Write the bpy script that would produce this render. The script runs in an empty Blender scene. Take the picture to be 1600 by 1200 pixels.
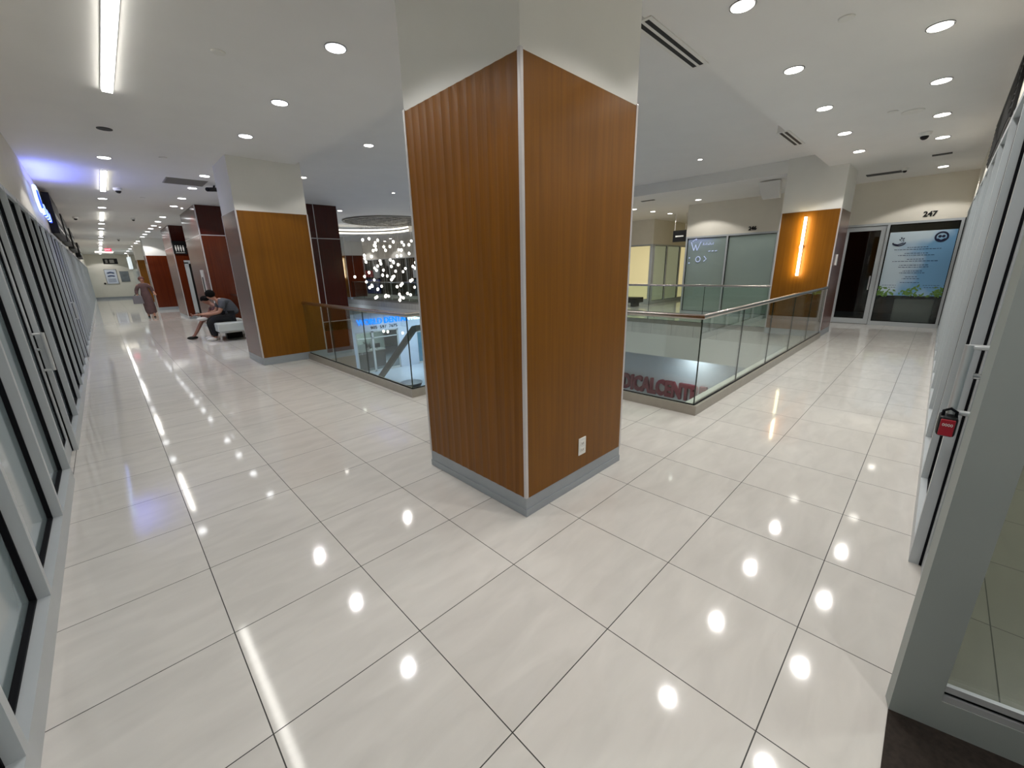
import bpy, bmesh, math, random
from mathutils import Vector, Matrix
random.seed(7)
PI = math.pi
sc = bpy.context.scene
COL = sc.collection

# ------------------------------------------------------------------ camera
cam_d = bpy.data.cameras.new('camera'); cam = bpy.data.objects.new('camera', cam_d); COL.objects.link(cam)
right = Vector((0.71333374, -0.70047167, -0.0222356)); down = Vector((-0.20509712, -0.17831415, -0.96236128)); fwd = Vector((0.67014189, 0.69104523, -0.27086222))
M = Matrix.Identity(4)
for i in range(3):
    M[i][0] = right[i]; M[i][1] = -down[i]; M[i][2] = -fwd[i]
M[0][3], M[1][3], M[2][3] = -0.10998306, -1.36993493, 1.56853639
cam.matrix_world = M
cam_d.sensor_width = 36; cam_d.lens = 36 * 636.216 / 1600; cam_d.clip_start = 0.02; cam_d.clip_end = 200
sc.camera = cam

# ------------------------------------------------------------------ world and exposure
w = bpy.data.worlds.new('world'); sc.world = w; w.use_nodes = True
w.node_tree.nodes['Background'].inputs[0].default_value = (1, 0.98, 0.95, 1)
w.node_tree.nodes['Background'].inputs[1].default_value = 0.02
sc.view_settings.view_transform = 'Standard'; sc.view_settings.look = 'None'
sc.view_settings.gamma = 1; sc.view_settings.use_curve_mapping = False
sc.view_settings.exposure = 0.42
try:
    sc.cycles.max_bounces = 9; sc.cycles.diffuse_bounces = 7; sc.cycles.glossy_bounces = 4
    sc.cycles.transparent_max_bounces = 16; sc.cycles.transmission_bounces = 4
    sc.cycles.caustics_reflective = False; sc.cycles.caustics_refractive = False
    sc.cycles.sample_clamp_indirect = 6.0; sc.cycles.use_denoising = True
except Exception:
    pass
P_DOWN = 39.5      # watts of a corridor downlight
H = 3.41           # corridor ceiling
HV = 3.67          # ceiling over the atrium
ZL = -4.0          # lower floor

# ------------------------------------------------------------------ materials
def S(v):  # srgb 0-255 to linear
    return tuple((c / 255 / 12.92) if c <= 10 else ((c / 255 + 0.055) / 1.055) ** 2.4 for c in v) + (1,)
def mat(name, col, rough=0.5, metal=0.0, emit=None, es=0.0, coat=0.0, noise=0.0, nscale=6.0, spec=0.5, stretch=(1, 1, 1), rn=0.0):
    m = bpy.data.materials.new(name); m.use_nodes = True; nt = m.node_tree; b = nt.nodes['Principled BSDF']
    c = S(col)
    b.inputs['Base Color'].default_value = c; b.inputs['Roughness'].default_value = rough; b.inputs['Metallic'].default_value = metal
    b.inputs['Coat Weight'].default_value = coat; b.inputs['Specular IOR Level'].default_value = spec
    b.inputs['Coat Roughness'].default_value = 0.06
    if emit: b.inputs['Emission Color'].default_value = S(emit); b.inputs['Emission Strength'].default_value = es
    if noise:
        tc = nt.nodes.new('ShaderNodeTexCoord'); mp = nt.nodes.new('ShaderNodeMapping'); n = nt.nodes.new('ShaderNodeTexNoise'); r = nt.nodes.new('ShaderNodeMapRange'); mx = nt.nodes.new('ShaderNodeMix')
        mp.inputs['Scale'].default_value = stretch; n.inputs['Scale'].default_value = nscale; n.inputs['Detail'].default_value = 4
        nt.links.new(tc.outputs['Object'], mp.inputs[0]); nt.links.new(mp.outputs[0], n.inputs['Vector']); nt.links.new(n.outputs['Fac'], r.inputs[0])
        r.inputs[1].default_value = 0.3; r.inputs[2].default_value = 0.7; r.inputs[3].default_value = 1 - noise; r.inputs[4].default_value = 1 + noise
        mx.data_type = 'RGBA'; mx.blend_type = 'MULTIPLY'; mx.inputs[0].default_value = 1; mx.inputs[6].default_value = c
        nt.links.new(r.outputs[0], mx.inputs[7]); nt.links.new(mx.outputs[2], b.inputs['Base Color'])
        if rn:
            r2 = nt.nodes.new('ShaderNodeMapRange'); r2.inputs[3].default_value = rough - rn; r2.inputs[4].default_value = rough + rn
            nt.links.new(n.outputs['Fac'], r2.inputs[0]); nt.links.new(r2.outputs[0], b.inputs['Roughness'])
    return m
def glass_mat(name, tint=(235, 243, 240), refl=1.0, film=0.0, filmcol=(120, 140, 140)):
    m = bpy.data.materials.new(name); m.use_nodes = True; nt = m.node_tree; nt.nodes.remove(nt.nodes['Principled BSDF'])
    out = nt.nodes['Material Output']; t = nt.nodes.new('ShaderNodeBsdfTransparent'); g = nt.nodes.new('ShaderNodeBsdfGlossy'); fr = nt.nodes.new('ShaderNodeFresnel'); mx = nt.nodes.new('ShaderNodeMixShader')
    t.inputs[0].default_value = S(tint); g.inputs['Roughness'].default_value = 0.0; g.inputs['Color'].default_value = (refl, refl, refl, 1); 
    gn = nt.nodes.new('ShaderNodeNewGeometry'); mr = nt.nodes.new('ShaderNodeMapRange'); mr.inputs[3].default_value = 1.5; mr.inputs[4].default_value = 1 / 1.5
    nt.links.new(gn.outputs['Backfacing'], mr.inputs[0]); nt.links.new(mr.outputs[0], fr.inputs[0])
    nt.links.new(fr.outputs[0], mx.inputs[0]); nt.links.new(t.outputs[0], mx.inputs[1]); nt.links.new(g.outputs[0], mx.inputs[2])
    if film:
        d = nt.nodes.new('ShaderNodeBsdfDiffuse'); d.inputs[0].default_value = S(filmcol); m2 = nt.nodes.new('ShaderNodeMixShader'); m2.inputs[0].default_value = film
        nt.links.new(t.outputs[0], m2.inputs[1]); nt.links.new(d.outputs[0], m2.inputs[2]); nt.links.new(m2.outputs[0], mx.inputs[1])
    nt.links.new(mx.outputs[0], out.inputs[0]); return m
def emis(name, col, s):
    m = bpy.data.materials.new(name); m.use_nodes = True; nt = m.node_tree; nt.nodes.remove(nt.nodes['Principled BSDF'])
    e = nt.nodes.new('ShaderNodeEmission'); e.inputs[0].default_value = S(col); e.inputs[1].default_value = s
    nt.links.new(e.outputs[0], nt.nodes['Material Output'].inputs[0]); return m
def tile_mat(name, base, size, grout=0.0042, rough=0.11, gcol=(44, 41, 37), amp=0.055):
    m = bpy.data.materials.new(name); m.use_nodes = True; nt = m.node_tree; b = nt.nodes['Principled BSDF']; L = nt.links
    geo = nt.nodes.new('ShaderNodeNewGeometry'); sep = nt.nodes.new('ShaderNodeSeparateXYZ'); L.new(geo.outputs['Position'], sep.inputs[0])
    def mth(op, a, b_=None, c=None):
        n = nt.nodes.new('ShaderNodeMath'); n.operation = op
        for i, v in enumerate((a, b_, c)):
            if v is None: continue
            if isinstance(v, (int, float)): n.inputs[i].default_value = v
            else: L.new(v, n.inputs[i])
        return n.outputs[0]
    gx = mth('DIVIDE', sep.outputs[0], size); gy = mth('DIVIDE', sep.outputs[1], size)
    def edge(g):
        f = mth('FRACT', g); d = mth('MINIMUM', f, mth('SUBTRACT', 1.0, f)); return mth('LESS_THAN', d, grout / 2 / size)
    gr = mth('MAXIMUM', edge(gx), edge(gy))
    cell = nt.nodes.new('ShaderNodeCombineXYZ'); L.new(mth('FLOOR', gx), cell.inputs[0]); L.new(mth('FLOOR', gy), cell.inputs[1])
    wn = nt.nodes.new('ShaderNodeTexWhiteNoise'); wn.noise_dimensions = '3D'; L.new(cell.outputs[0], wn.inputs['Vector'])
    # soft veins running with the tile, shifted from tile to tile
    mp = nt.nodes.new('ShaderNodeMapping'); mp.inputs['Scale'].default_value = (3.2, 10.0, 1)
    addv = nt.nodes.new('ShaderNodeVectorMath'); addv.operation = 'MULTIPLY_ADD'; L.new(cell.outputs[0], addv.inputs[0]); addv.inputs[1].default_value = (3.7, 5.3, 1); L.new(geo.outputs['Position'], addv.inputs[2])
    L.new(addv.outputs[0], mp.inputs[0]); mp.inputs['Rotation'].default_value = (0, 0, 0.25)
    n = nt.nodes.new('ShaderNodeTexNoise'); n.inputs['Scale'].default_value = 1.0; n.inputs['Detail'].default_value = 5; n.inputs['Distortion'].default_value = 0.6; L.new(mp.outputs[0], n.inputs['Vector'])
    v = mth('ADD', mth('MULTIPLY', mth('SUBTRACT', n.outputs['Fac'], 0.5), amp * 5.0), mth('MULTIPLY', mth('SUBTRACT', wn.outputs['Value'], 0.5), amp))
    val = mth('ADD', 1.0, v)
    mx = nt.nodes.new('ShaderNodeMix'); mx.data_type = 'RGBA'; mx.blend_type = 'MULTIPLY'; mx.inputs[0].default_value = 1; mx.inputs[6].default_value = S(base); L.new(val, mx.inputs[7])
    m2 = nt.nodes.new('ShaderNodeMix'); m2.data_type = 'RGBA'; L.new(gr, m2.inputs[0]); L.new(mx.outputs[2], m2.inputs[6]); m2.inputs[7].default_value = S(gcol)
    L.new(m2.outputs[2], b.inputs['Base Color'])
    L.new(mth('ADD', mth('MULTIPLY', gr, 0.5), mth('ADD', rough, mth('MULTIPLY', n.outputs['Fac'], 0.03))), b.inputs['Roughness'])
    b.inputs['Specular IOR Level'].default_value = 0.55
    return m
def wood_mat(name, c1, c2, rough=0.3, coat=0.25):
    m = bpy.data.materials.new(name); m.use_nodes = True; nt = m.node_tree; b = nt.nodes['Principled BSDF']; L = nt.links
    tc = nt.nodes.new('ShaderNodeNewGeometry'); mp = nt.nodes.new('ShaderNodeMapping'); mp.inputs['Scale'].default_value = (14, 14, 0.35)
    n = nt.nodes.new('ShaderNodeTexNoise'); n.inputs['Scale'].default_value = 2.2; n.inputs['Detail'].default_value = 7; n.inputs['Roughness'].default_value = 0.62; n.inputs['Distortion'].default_value = 0.3
    L.new(tc.outputs['Position'], mp.inputs[0]); L.new(mp.outputs[0], n.inputs['Vector'])
    cr = nt.nodes.new('ShaderNodeValToRGB'); cr.color_ramp.elements[0].position = 0.3; cr.color_ramp.elements[1].position = 0.72
    cr.color_ramp.elements[0].color = S(c1); cr.color_ramp.elements[1].color = S(c2); L.new(n.outputs['Fac'], cr.inputs[0]); L.new(cr.outputs[0], b.inputs['Base Color'])
    b.inputs['Roughness'].default_value = rough; b.inputs['Coat Weight'].default_value = coat; b.inputs['Coat Roughness'].default_value = 0.12; b.inputs['Specular IOR Level'].default_value = 0.28
    return m

MT = {}
MT['floor'] = tile_mat('polished_porcelain_tile', (214, 210, 204), 0.6, rough=0.048)
MT['floor_low'] = tile_mat('lower_tile', (178, 188, 204), 0.6, rough=0.25, gcol=(150, 150, 150), amp=0.02)
MT['floor_shop'] = tile_mat('shop_tile', (150, 146, 130), 0.6, rough=0.35, gcol=(95, 95, 85), amp=0.05)
MT['ceil'] = mat('ceiling_paint', (232, 230, 226), 0.75, noise=0.015, nscale=2)
MT['wall'] = mat('wall_paint', (228, 226, 220), 0.7, noise=0.015, nscale=3)
MT['wallwarm'] = mat('wall_paint_warm', (228, 223, 210), 0.7, noise=0.02, nscale=3)
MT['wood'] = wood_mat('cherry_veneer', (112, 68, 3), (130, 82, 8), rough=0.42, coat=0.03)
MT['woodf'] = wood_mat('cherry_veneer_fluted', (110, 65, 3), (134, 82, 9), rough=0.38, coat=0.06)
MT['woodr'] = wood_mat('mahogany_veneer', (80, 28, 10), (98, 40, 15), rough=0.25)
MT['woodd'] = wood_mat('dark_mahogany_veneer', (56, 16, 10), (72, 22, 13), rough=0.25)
MT['alu'] = mat('anodised_aluminium', (185, 188, 190), 0.38, 0.3, noise=0.02, nscale=20)
MT['frame'] = mat('grey_storefront_frame', (188, 193, 196), 0.42, 0.12, noise=0.03, nscale=4)
MT['framed'] = mat('dark_grey_door_frame', (156, 163, 160), 0.45, 0.1, noise=0.03, nscale=4)
MT['trim'] = mat('satin_metal_trim', (208, 204, 204), 0.35, 0.4)
MT['base'] = mat('brushed_base', (158, 164, 170), 0.35, 0.2, noise=0.04, nscale=8)
MT['steel'] = mat('brushed_stainless', (178, 172, 165), 0.25, 1.0, noise=0.03, nscale=12, stretch=(1, 1, 6))
MT['shoe'] = mat('rail_base_steel', (166, 160, 150), 0.36, 0.45, noise=0.05, nscale=10)
MT['chrome'] = mat('chrome', (215, 218, 220), 0.12, 1.0)
MT['black'] = mat('black_rubber', (7, 8, 14), 0.75, spec=0.2)
MT['satin'] = mat('satin_aluminium', (205, 207, 208), 0.3, 0.5)
MT['blk'] = mat('black_plastic', (14, 14, 15), 0.5, spec=0.3)
MT['dark'] = mat('dark_interior', (26, 26, 27), 0.6)
MT['glass'] = glass_mat('rail_glass', (238, 245, 241))
MT['gedge'] = mat('glass_edge', (38, 48, 42), 0.2)
MT['window'] = glass_mat('shop_glass', (226, 230, 228))
MT['frost'] = mat('frosted_film_glass', (146, 163, 168), 0.12, coat=0.6, noise=0.05, nscale=1.5, spec=0.6)
MT['frostl'] = mat('frosted_light_glass', (168, 186, 192), 0.15, coat=0.6, noise=0.06, nscale=1.2)
MT['frost246'] = mat('frosted_teal_glass', (152, 168, 162), 0.16, coat=0.5, noise=0.05, nscale=0.8)
MT['warmpane'] = mat('lit_cream_pane', (200, 190, 150), 0.25, emit=(236, 220, 165), es=0.42)
MT['palepane'] = mat('pale_pane', (150, 158, 140), 0.25, emit=(200, 205, 170), es=0.16)
MT['white'] = mat('white_plastic', (232, 232, 228), 0.35)
MT['seat'] = mat('pale_vinyl', (190, 196, 194), 0.4, noise=0.03)
MT['mat'] = mat('dark_carpet_mat', (42, 34, 28), 0.95, noise=0.35, nscale=60)
MT['lamp'] = emis('lamp_disc', (255, 250, 240), 9.0)
MT['lampw'] = emis('lamp_disc_white', (250, 252, 255), 9.0)
MT['led'] = emis('linear_led', (255, 252, 244), 8.5)
MT['amber'] = emis('sconce_tube', (255, 232, 185), 9.0)
MT['bulb'] = emis('pendant_bulb', (255, 250, 235), 5.0)
MT['ring'] = emis('led_ring', (255, 246, 225), 2.6)
MT['blue'] = emis('blue_neon', (50, 80, 255), 1.4)
MT['bluew'] = emis('pale_blue_neon', (170, 200, 255), 2.0)
MT['bluesign'] = emis('blue_letter_face', (0, 130, 255), 1.6)
MT['whitesign'] = emis('white_letter_face', (215, 245, 255), 2.0)
MT['red'] = mat('maroon_letter', (112, 16, 38), 0.5)
MT['exit'] = emis('exit_red', (235, 60, 90), 1.3)
MT['shadowgap'] = mat('charcoal', (58, 58, 58), 0.7)
MT['grille'] = mat('grey_grille', (150, 147, 141), 0.6)

# ------------------------------------------------------------------ mesh helpers
class MB:
    def __init__(s): s.bm = bmesh.new()
    def box(s, x0, x1, y0, y1, z0, z1):
        vs = [s.bm.verts.new(p) for p in ((x0, y0, z0), (x1, y0, z0), (x1, y1, z0), (x0, y1, z0), (x0, y0, z1), (x1, y0, z1), (x1, y1, z1), (x0, y1, z1))]
        for f in ((3, 2, 1, 0), (4, 5, 6, 7), (0, 1, 5, 4), (1, 2, 6, 5), (2, 3, 7, 6), (3, 0, 4, 7)): s.bm.faces.new([vs[i] for i in f])
        return s
    def quad(s, *pts):
        s.bm.faces.new([s.bm.verts.new(p) for p in pts]); return s
    def cyl(s, a, b, r, seg=14, r2=None, caps=True):
        a = Vector(a); b = Vector(b); d = (b - a).normalized(); u = d.orthogonal().normalized(); v = d.cross(u); r2 = r if r2 is None else r2
        A = []; B = []
        for i in range(seg):
            t = 2 * PI * i / seg; o = u * math.cos(t) + v * math.sin(t)
            A.append(s.bm.verts.new(a + o * r)); B.append(s.bm.verts.new(b + o * r2))
        for i in range(seg): s.bm.faces.new((A[i], A[(i + 1) % seg], B[(i + 1) % seg], B[i]))
        if caps: s.bm.faces.new(A[::-1]); s.bm.faces.new(B)
        return s
    def tube(s, pts, r, seg=12):
        pts = [Vector(p) for p in pts]; rings = []
        u = None
        for i, p in enumerate(pts):
            d = (pts[min(i + 1, len(pts) - 1)] - pts[max(i - 1, 0)]).normalized()
            u = d.orthogonal().normalized() if u is None else (u - d * u.dot(d)).normalized()
            v = d.cross(u); rings.append([s.bm.verts.new(p + (u * math.cos(2 * PI * k / seg) + v * math.sin(2 * PI * k / seg)) * r) for k in range(seg)])
        for a, b in zip(rings, rings[1:]):
            for k in range(seg): s.bm.faces.new((a[k], a[(k + 1) % seg], b[(k + 1) % seg], b[k]))
        s.bm.faces.new(rings[0][::-1]); s.bm.faces.new(rings[-1]); return s
    def lathe(s, c, prof, seg=24, axis='z'):
        c = Vector(c); rings = []
        for r, z in prof:
            rings.append([s.bm.verts.new(c + Vector((r * math.cos(2 * PI * k / seg), r * math.sin(2 * PI * k / seg), z))) for k in range(seg)])
        for a, b in zip(rings, rings[1:]):
            for k in range(seg): s.bm.faces.new((a[k], a[(k + 1) % seg], b[(k + 1) % seg], b[k]))
        s.bm.faces.new(rings[0][::-1]); s.bm.faces.new(rings[-1]); return s
    def ball(s, c, r, sx=1, sy=1, sz=1, u=16, v=10):
        mt = Matrix.Translation(c) @ Matrix.Diagonal((sx, sy, sz, 1))
        bmesh.ops.create_uvsphere(s.bm, u_segments=u, v_segments=v, radius=r, matrix=mt); return s
    def prism(s, pts, d):
        d = Vector(d); A = [s.bm.verts.new(p) for p in pts]; B = [s.bm.verts.new(Vector(p) + d) for p in pts]; n = len(pts)
        s.bm.faces.new(A[::-1]); s.bm.faces.new(B)
        for i in range(n): s.bm.faces.new((A[i], A[(i + 1) % n], B[(i + 1) % n], B[i]))
        return s
    def build(s, name, m, parent=None, smooth=False, bevel=0.0, origin=None):
        bmesh.ops.recalc_face_normals(s.bm, faces=s.bm.faces)
        vs = s.bm.verts
        if origin is None:
            xs = [v.co.x for v in vs]; ys = [v.co.y for v in vs]; zs = [v.co.z for v in vs]
            origin = Vector(((min(xs) + max(xs)) / 2, (min(ys) + max(ys)) / 2, min(zs)))
        else: origin = Vector(origin)
        for v in vs: v.co -= origin
        me = bpy.data.meshes.new(name); s.bm.to_mesh(me); s.bm.free(); me.materials.append(m if not isinstance(m, str) else MT[m])
        o = bpy.data.objects.new(name, me); COL.objects.link(o); link_to(o, origin, parent)
        if smooth: 
            for p in me.polygons: p.use_smooth = True
            try: me.set_sharp_from_angle(angle=math.radians(40))
            except Exception: pass
        if bevel:
            b = o.modifiers.new('bevel', 'BEVEL'); b.width = bevel; b.segments = 2; b.limit_method = 'ANGLE'
        return o
WPOS = {}
def link_to(o, wpos, parent):
    wpos = Vector(wpos); WPOS[o] = wpos
    if parent is not None: o.parent = parent; o.location = wpos - WPOS[parent]
    else: o.location = wpos
def tag(o, label=None, cat=None, group=None, kind=None):
    if label: o['label'] = label
    if cat: o['category'] = cat
    if group: o['group'] = group
    if kind: o['kind'] = kind
    return o
def thing(name, loc, label, cat, group=None, kind=None):
    o = bpy.data.objects.new(name, None); o.empty_display_size = 0.1; COL.objects.link(o); link_to(o, loc, None)
    return tag(o, label, cat, group, kind)
def struct(o, label=None, cat=None):
    o['kind'] = 'structure'
    if label: o['label'] = label
    if cat: o['category'] = cat
    return o
def copy_tree(o, dloc):
    c = o.copy(); COL.objects.link(c)
    c.location = o.location + Vector(dloc); WPOS[c] = WPOS[o] + Vector(dloc)
    for ch in list(o.children):
        d = ch.copy(); COL.objects.link(d); d.parent = c; WPOS[d] = WPOS[ch] + Vector(dloc)
        for g in ch.children:
            e = g.copy(); COL.objects.link(e); e.parent = d; WPOS[e] = WPOS[g] + Vector(dloc)
    return c
def text_mesh(s, size, depth, frame, name, m, parent=None, align='CENTER', xscale=1.0, bold=0.0):
    """frame = (origin, right, up) in world space"""
    cu = bpy.data.curves.new(name, 'FONT'); cu.body = s; cu.size = size; cu.extrude = depth / 2; cu.align_x = align; cu.align_y = 'CENTER'; cu.resolution_u = 3; cu.offset = bold
    t = bpy.data.objects.new(name, cu); COL.objects.link(t); bpy.context.view_layer.update()
    me = bpy.data.meshes.new_from_object(t.evaluated_get(bpy.context.evaluated_depsgraph_get()))
    bpy.data.objects.remove(t); bpy.data.curves.remove(cu)
    o_, r_, u_ = (Vector(v) for v in frame); r_ = r_.normalized(); u_ = u_.normalized(); n_ = r_.cross(u_)
    for v in me.vertices: v.co = r_ * v.co.x * xscale + u_ * v.co.y + n_ * v.co.z
    me.materials.clear(); me.materials.append(MT[m] if isinstance(m, str) else m); me.name = name
    o = bpy.data.objects.new(name, me); COL.objects.link(o); link_to(o, o_, parent); return o
ORD = ['first', 'second', 'third', 'fourth', 'fifth', 'sixth', 'seventh', 'eighth', 'ninth', 'tenth', 'eleventh', 'twelfth', 'thirteenth', 'fourteenth', 'fifteenth', 'sixteenth', 'seventeenth', 'eighteenth', 'nineteenth', 'twentieth']

# ------------------------------------------------------------------ the setting: floors
Y0, YE = -3.3, 45.0
VY = 0.25; VX1 = 2.46; VX2 = 4.18; VYN = 3.13; VXR = 10.9; VYE = 26.0
b = MB()
def slab(b, x0, x1, y0, y1, z0, z1): b.box(x0, x1, y0, y1, z0, z1)
slab(b, -0.7, 17.0, -1.515, VY, -0.3, 0); slab(b, 1.69, 13.9, -1.575, -1.515, -0.3, 0)           # right corridor
slab(b, -0.7, VX2, VY, VYN, -0.3, 0)               # around the near column
slab(b, -0.7, VX1, VYN, YE, -0.3, 0)               # left corridor
slab(b, VXR, 24.0, VY, 40.0, -0.3, 0)              # far side of the atrium
slab(b, VX1, VXR, VYE, 40.0, -0.3, 0)
slab(b, VX1, 5.9, 12.8, 21.2, -0.3, 0)
struct(b.build('floor', 'floor'))
b = MB(); b.box(1.69, 12, -5.0, -1.575, -0.3, -0.002); struct(b.build('floor', 'floor_shop'))
b = MB(); b.box(-1.2, 1.69, -4.0, -1.515, -0.3, 0.004); struct(b.build('floor', 'mat'))
b = MB(); b.box(1, 24, -2, 34, ZL - 0.3, ZL); struct(b.build('floor', 'floor_low'))
# floor slab edge seen across the atrium, and the ledge below the near railing
b = MB(); b.box(VXR, VXR + 0.25, VY, 12.5, -0.9, -0.3); b.box(VXR, 20, VY, 12.5, -0.92, -0.9); b.box(VXR, VXR + 0.25, 12.5, VYE, -0.6, -0.3); b.box(VXR, 24, 12.5, VYE, -0.62, -0.6); struct(b.build('trim_1', 'wall'))
b = MB(); b.box(VX2 - 0.3, VXR - 0.002, -0.2, 0.86, -0.9, -0.3); b.box(VX2 - 0.3, 4.9, 0.86, 3.13, -0.9, -0.3); b.box(VX1 - 0.3, 4.9, 3.13, 3.85, -0.9, -0.3); b.box(VX1 - 0.3, 3.2, 3.85, 12.79, -0.9, -0.3)
struct(b.build('trim_2', 'wall'))
b = MB(); b.box(-0.7, 11, -1.5, VY - 0.4, -1.0, -0.31); struct(b.build('trim_3', 'wall'))

# ------------------------------------------------------------------ ceilings
EX, EY = 2.73, 0.585
b = MB()
b.box(-1.3, 17.2, -5.0, EY, H, H + 0.3)
b.box(-0.7, EX, EY, YE, H, H + 0.3)
b.box(10.85, 24, EY, 42, H, H + 0.3)
b.box(EX, 10.85, 27.0, 42, H, H + 0.3)
struct(b.build('ceiling', 'ceil'))
b = MB(); b.box(EX - 0.05, 10.9, EY - 0.05, 27.05, HV, HV + 0.05); struct(b.build('ceiling', 'ceil'))

# ------------------------------------------------------------------ walls
b = MB(); b.box(-0.80, -0.63, -1.3, 46, 2.45, H); b.box(-0.84, -0.70, -1.3, 46, 0, 2.45); struct(b.build('wall_left', 'wallwarm'))
b = MB(); b.box(-0.8, 5, YE, YE + 0.2, 0, H); struct(b.build('wall_end', 'wallwarm'))
b = MB(); b.box(-0.6, 3, YE - 0.015, YE, 0, 0.15); struct(b.build('baseboard_end', 'base'))
b = MB(); b.box(1.68, 13.9, -1.72, -1.56, 2.55, H); struct(b.build('wall_right', 'wallwarm'))
b = MB(); b.box(13.75, 13.9, -1.75, 4.65, 2.45, H); b.box(13.90, 16.5, 4.5, 4.65, 0, H); b.box(13.78, 13.9, 1.95, 2.05, 0, 2.45); struct(b.build('wall_far', 'wallwarm'))
b = MB(); b.box(16.5, 16.65, 7.2, 12, 2.45, H); b.box(16.65, 23, 7.2, 7.35, 2.45, H); b.box(22.9, 23, 4.5, 7.2, 0, H); b.box(16.5, 23, 4.5, 4.65, 0, H)
struct(b.build('wall_cross', 'wallwarm'))
b = MB(); b.box(13.75, 13.9, 12, 40, 2.45, H); b.box(13.75, 16.6, 11.9, 12, 0, H); b.box(2.5, 24, 40, 40.2, 0, H); struct(b.build('wall_far_side', 'wall'))
b = MB(); b.box(-0.9, 17, -4.2, -4.0, -0.3, H); b.box(-1.3, -1.2, -4.2, -1.3, -0.3, H); b.box(12, 12.1, -5, -1.7, -0.3, H); struct(b.build('wall_back', 'wall'))
b = MB(); b.box(2.5, 2.7, 27.9, YE, 0, H); struct(b.build('wall_corridor', 'wall'))
# wall of the lower floor
LY = 20.7
b = MB(); b.box(9.0, 24, LY, LY + 0.3, -1.62, -0.62); b.box(8.2, 9.35, LY + 0.05, LY + 0.3, ZL, -0.9); b.box(11.95, 13.2, LY, LY + 0.25, ZL, -1.62); struct(b.build('wall_lower_shops', mat('cool_white_paint', (190, 202, 222), 0.6)))
b = MB(); b.box(12.0, 12.15, 0, 12.5, -2.75, -0.9); struct(b.build('wall_lower_side', mat('pale_grey_paint', (196, 196, 198), 0.6)))
b = MB(); b.box(12.4, 12.5, 0, 12.5, ZL, -2.75); b.box(1, 24, 28, 28.2, ZL, -0.9); b.box(1.2, 1.3, -2, 28, ZL, -0.9); struct(b.build('wall_lower_back', 'wall'))
b = MB(); b.box(2.3, 5.86, 12.79, 13.2, ZL, -1.25); struct(b.build('wall_below_core', mat('beige_stone', (140, 126, 112), 0.35)))

# ------------------------------------------------------------------ wood columns
def column(x0, y0, wx, wy, label, cls=('wood', 'wood', 'wood', 'wood'), flute=False, top=H, name='column'):
    x1, y1 = x0 + wx, y0 + wy; zt = 2.6; zb = 0.135
    t = thing(name, ((x0 + x1) / 2, (y0 + y1) / 2, 0), label, 'column', 'wood clad columns of the gallery')
    e = 0.018
    # four panels (-x, -y, +x, +y)
    if flute:
        n = 13; pts = []; Lw = wy - 2 * e; step = Lw / n
        prof = [(x0 + 0.03, y0 + e)]
        for i in range(n):
            a = y0 + e + i * step
            for k in range(7):
                u = k / 6; prof.append((x0 + 0.002 + 0.0023 * math.sin(PI * u), a + u * step))
        prof.append((x0 + 0.03, y1 - e))
        o = MB().prism([(px, py, zb) for px, py in prof], (0, 0, zt - zb)).build('wood_panel', 'woodf', t); o['label'] = 'fluted wood panel'
    else: MB().box(x0, x0 + 0.03, y0 + e, y1 - e, zb, zt).build('wood_panel', cls[0], t)
    MB().box(x0 + e, x1 - e, y0, y0 + 0.03, zb, zt).build('wood_panel', cls[1], t)
    MB().box(x1 - 0.03, x1, y0 + e, y1 - e, zb, zt).build('wood_panel', cls[2], t)
    MB().box(x0 + e, x1 - e, y1 - 0.03, y1, zb, zt).build('wood_panel', cls[3], t)
    for cx, cy in ((x0, y0), (x1 - e, y0), (x0, y1 - e), (x1 - e, y1 - e)):
        MB().box(cx - 0.002, cx + e + 0.002, cy - 0.002, cy + e + 0.002, zb, zt + 0.01).build('corner_trim', 'trim', t, bevel=0.002)
    p = MB(); p.box(x0 + 0.004, x1 - 0.004, y0 + 0.004, y1 - 0.004, 0, 0.135); p.box(x0 - 0.001, x1 + 0.001, y0 - 0.001, y1 + 0.001, 0.002, 0.052); p.build('plinth', 'base', t)
    s = MB(); s.box(x0 + 0.006, x1 - 0.006, y0 + 0.006, y1 - 0.006, zt, top - 0.001); s.build('upper_shaft', 'wall', t)['label'] = 'white painted upper shaft'
    return t
CW = 1.13
column(1.57, 0.253, CW, 1.10, 'large near wood column with fluted left face and white top', flute=True, top=HV)
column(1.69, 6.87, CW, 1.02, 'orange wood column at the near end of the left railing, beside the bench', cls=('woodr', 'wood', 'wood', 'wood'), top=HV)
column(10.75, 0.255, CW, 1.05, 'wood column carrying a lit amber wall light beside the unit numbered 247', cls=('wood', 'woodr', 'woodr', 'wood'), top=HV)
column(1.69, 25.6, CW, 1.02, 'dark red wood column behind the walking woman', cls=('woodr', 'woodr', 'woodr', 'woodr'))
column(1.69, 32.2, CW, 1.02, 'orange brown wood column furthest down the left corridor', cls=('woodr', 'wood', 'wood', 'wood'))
column(10.75, 24.0, CW, 1.02, 'wood column with a lit wall light across the atrium behind the hanging bulbs', cls=('wood', 'woodr', 'wood', 'wood'), top=HV)

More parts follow.
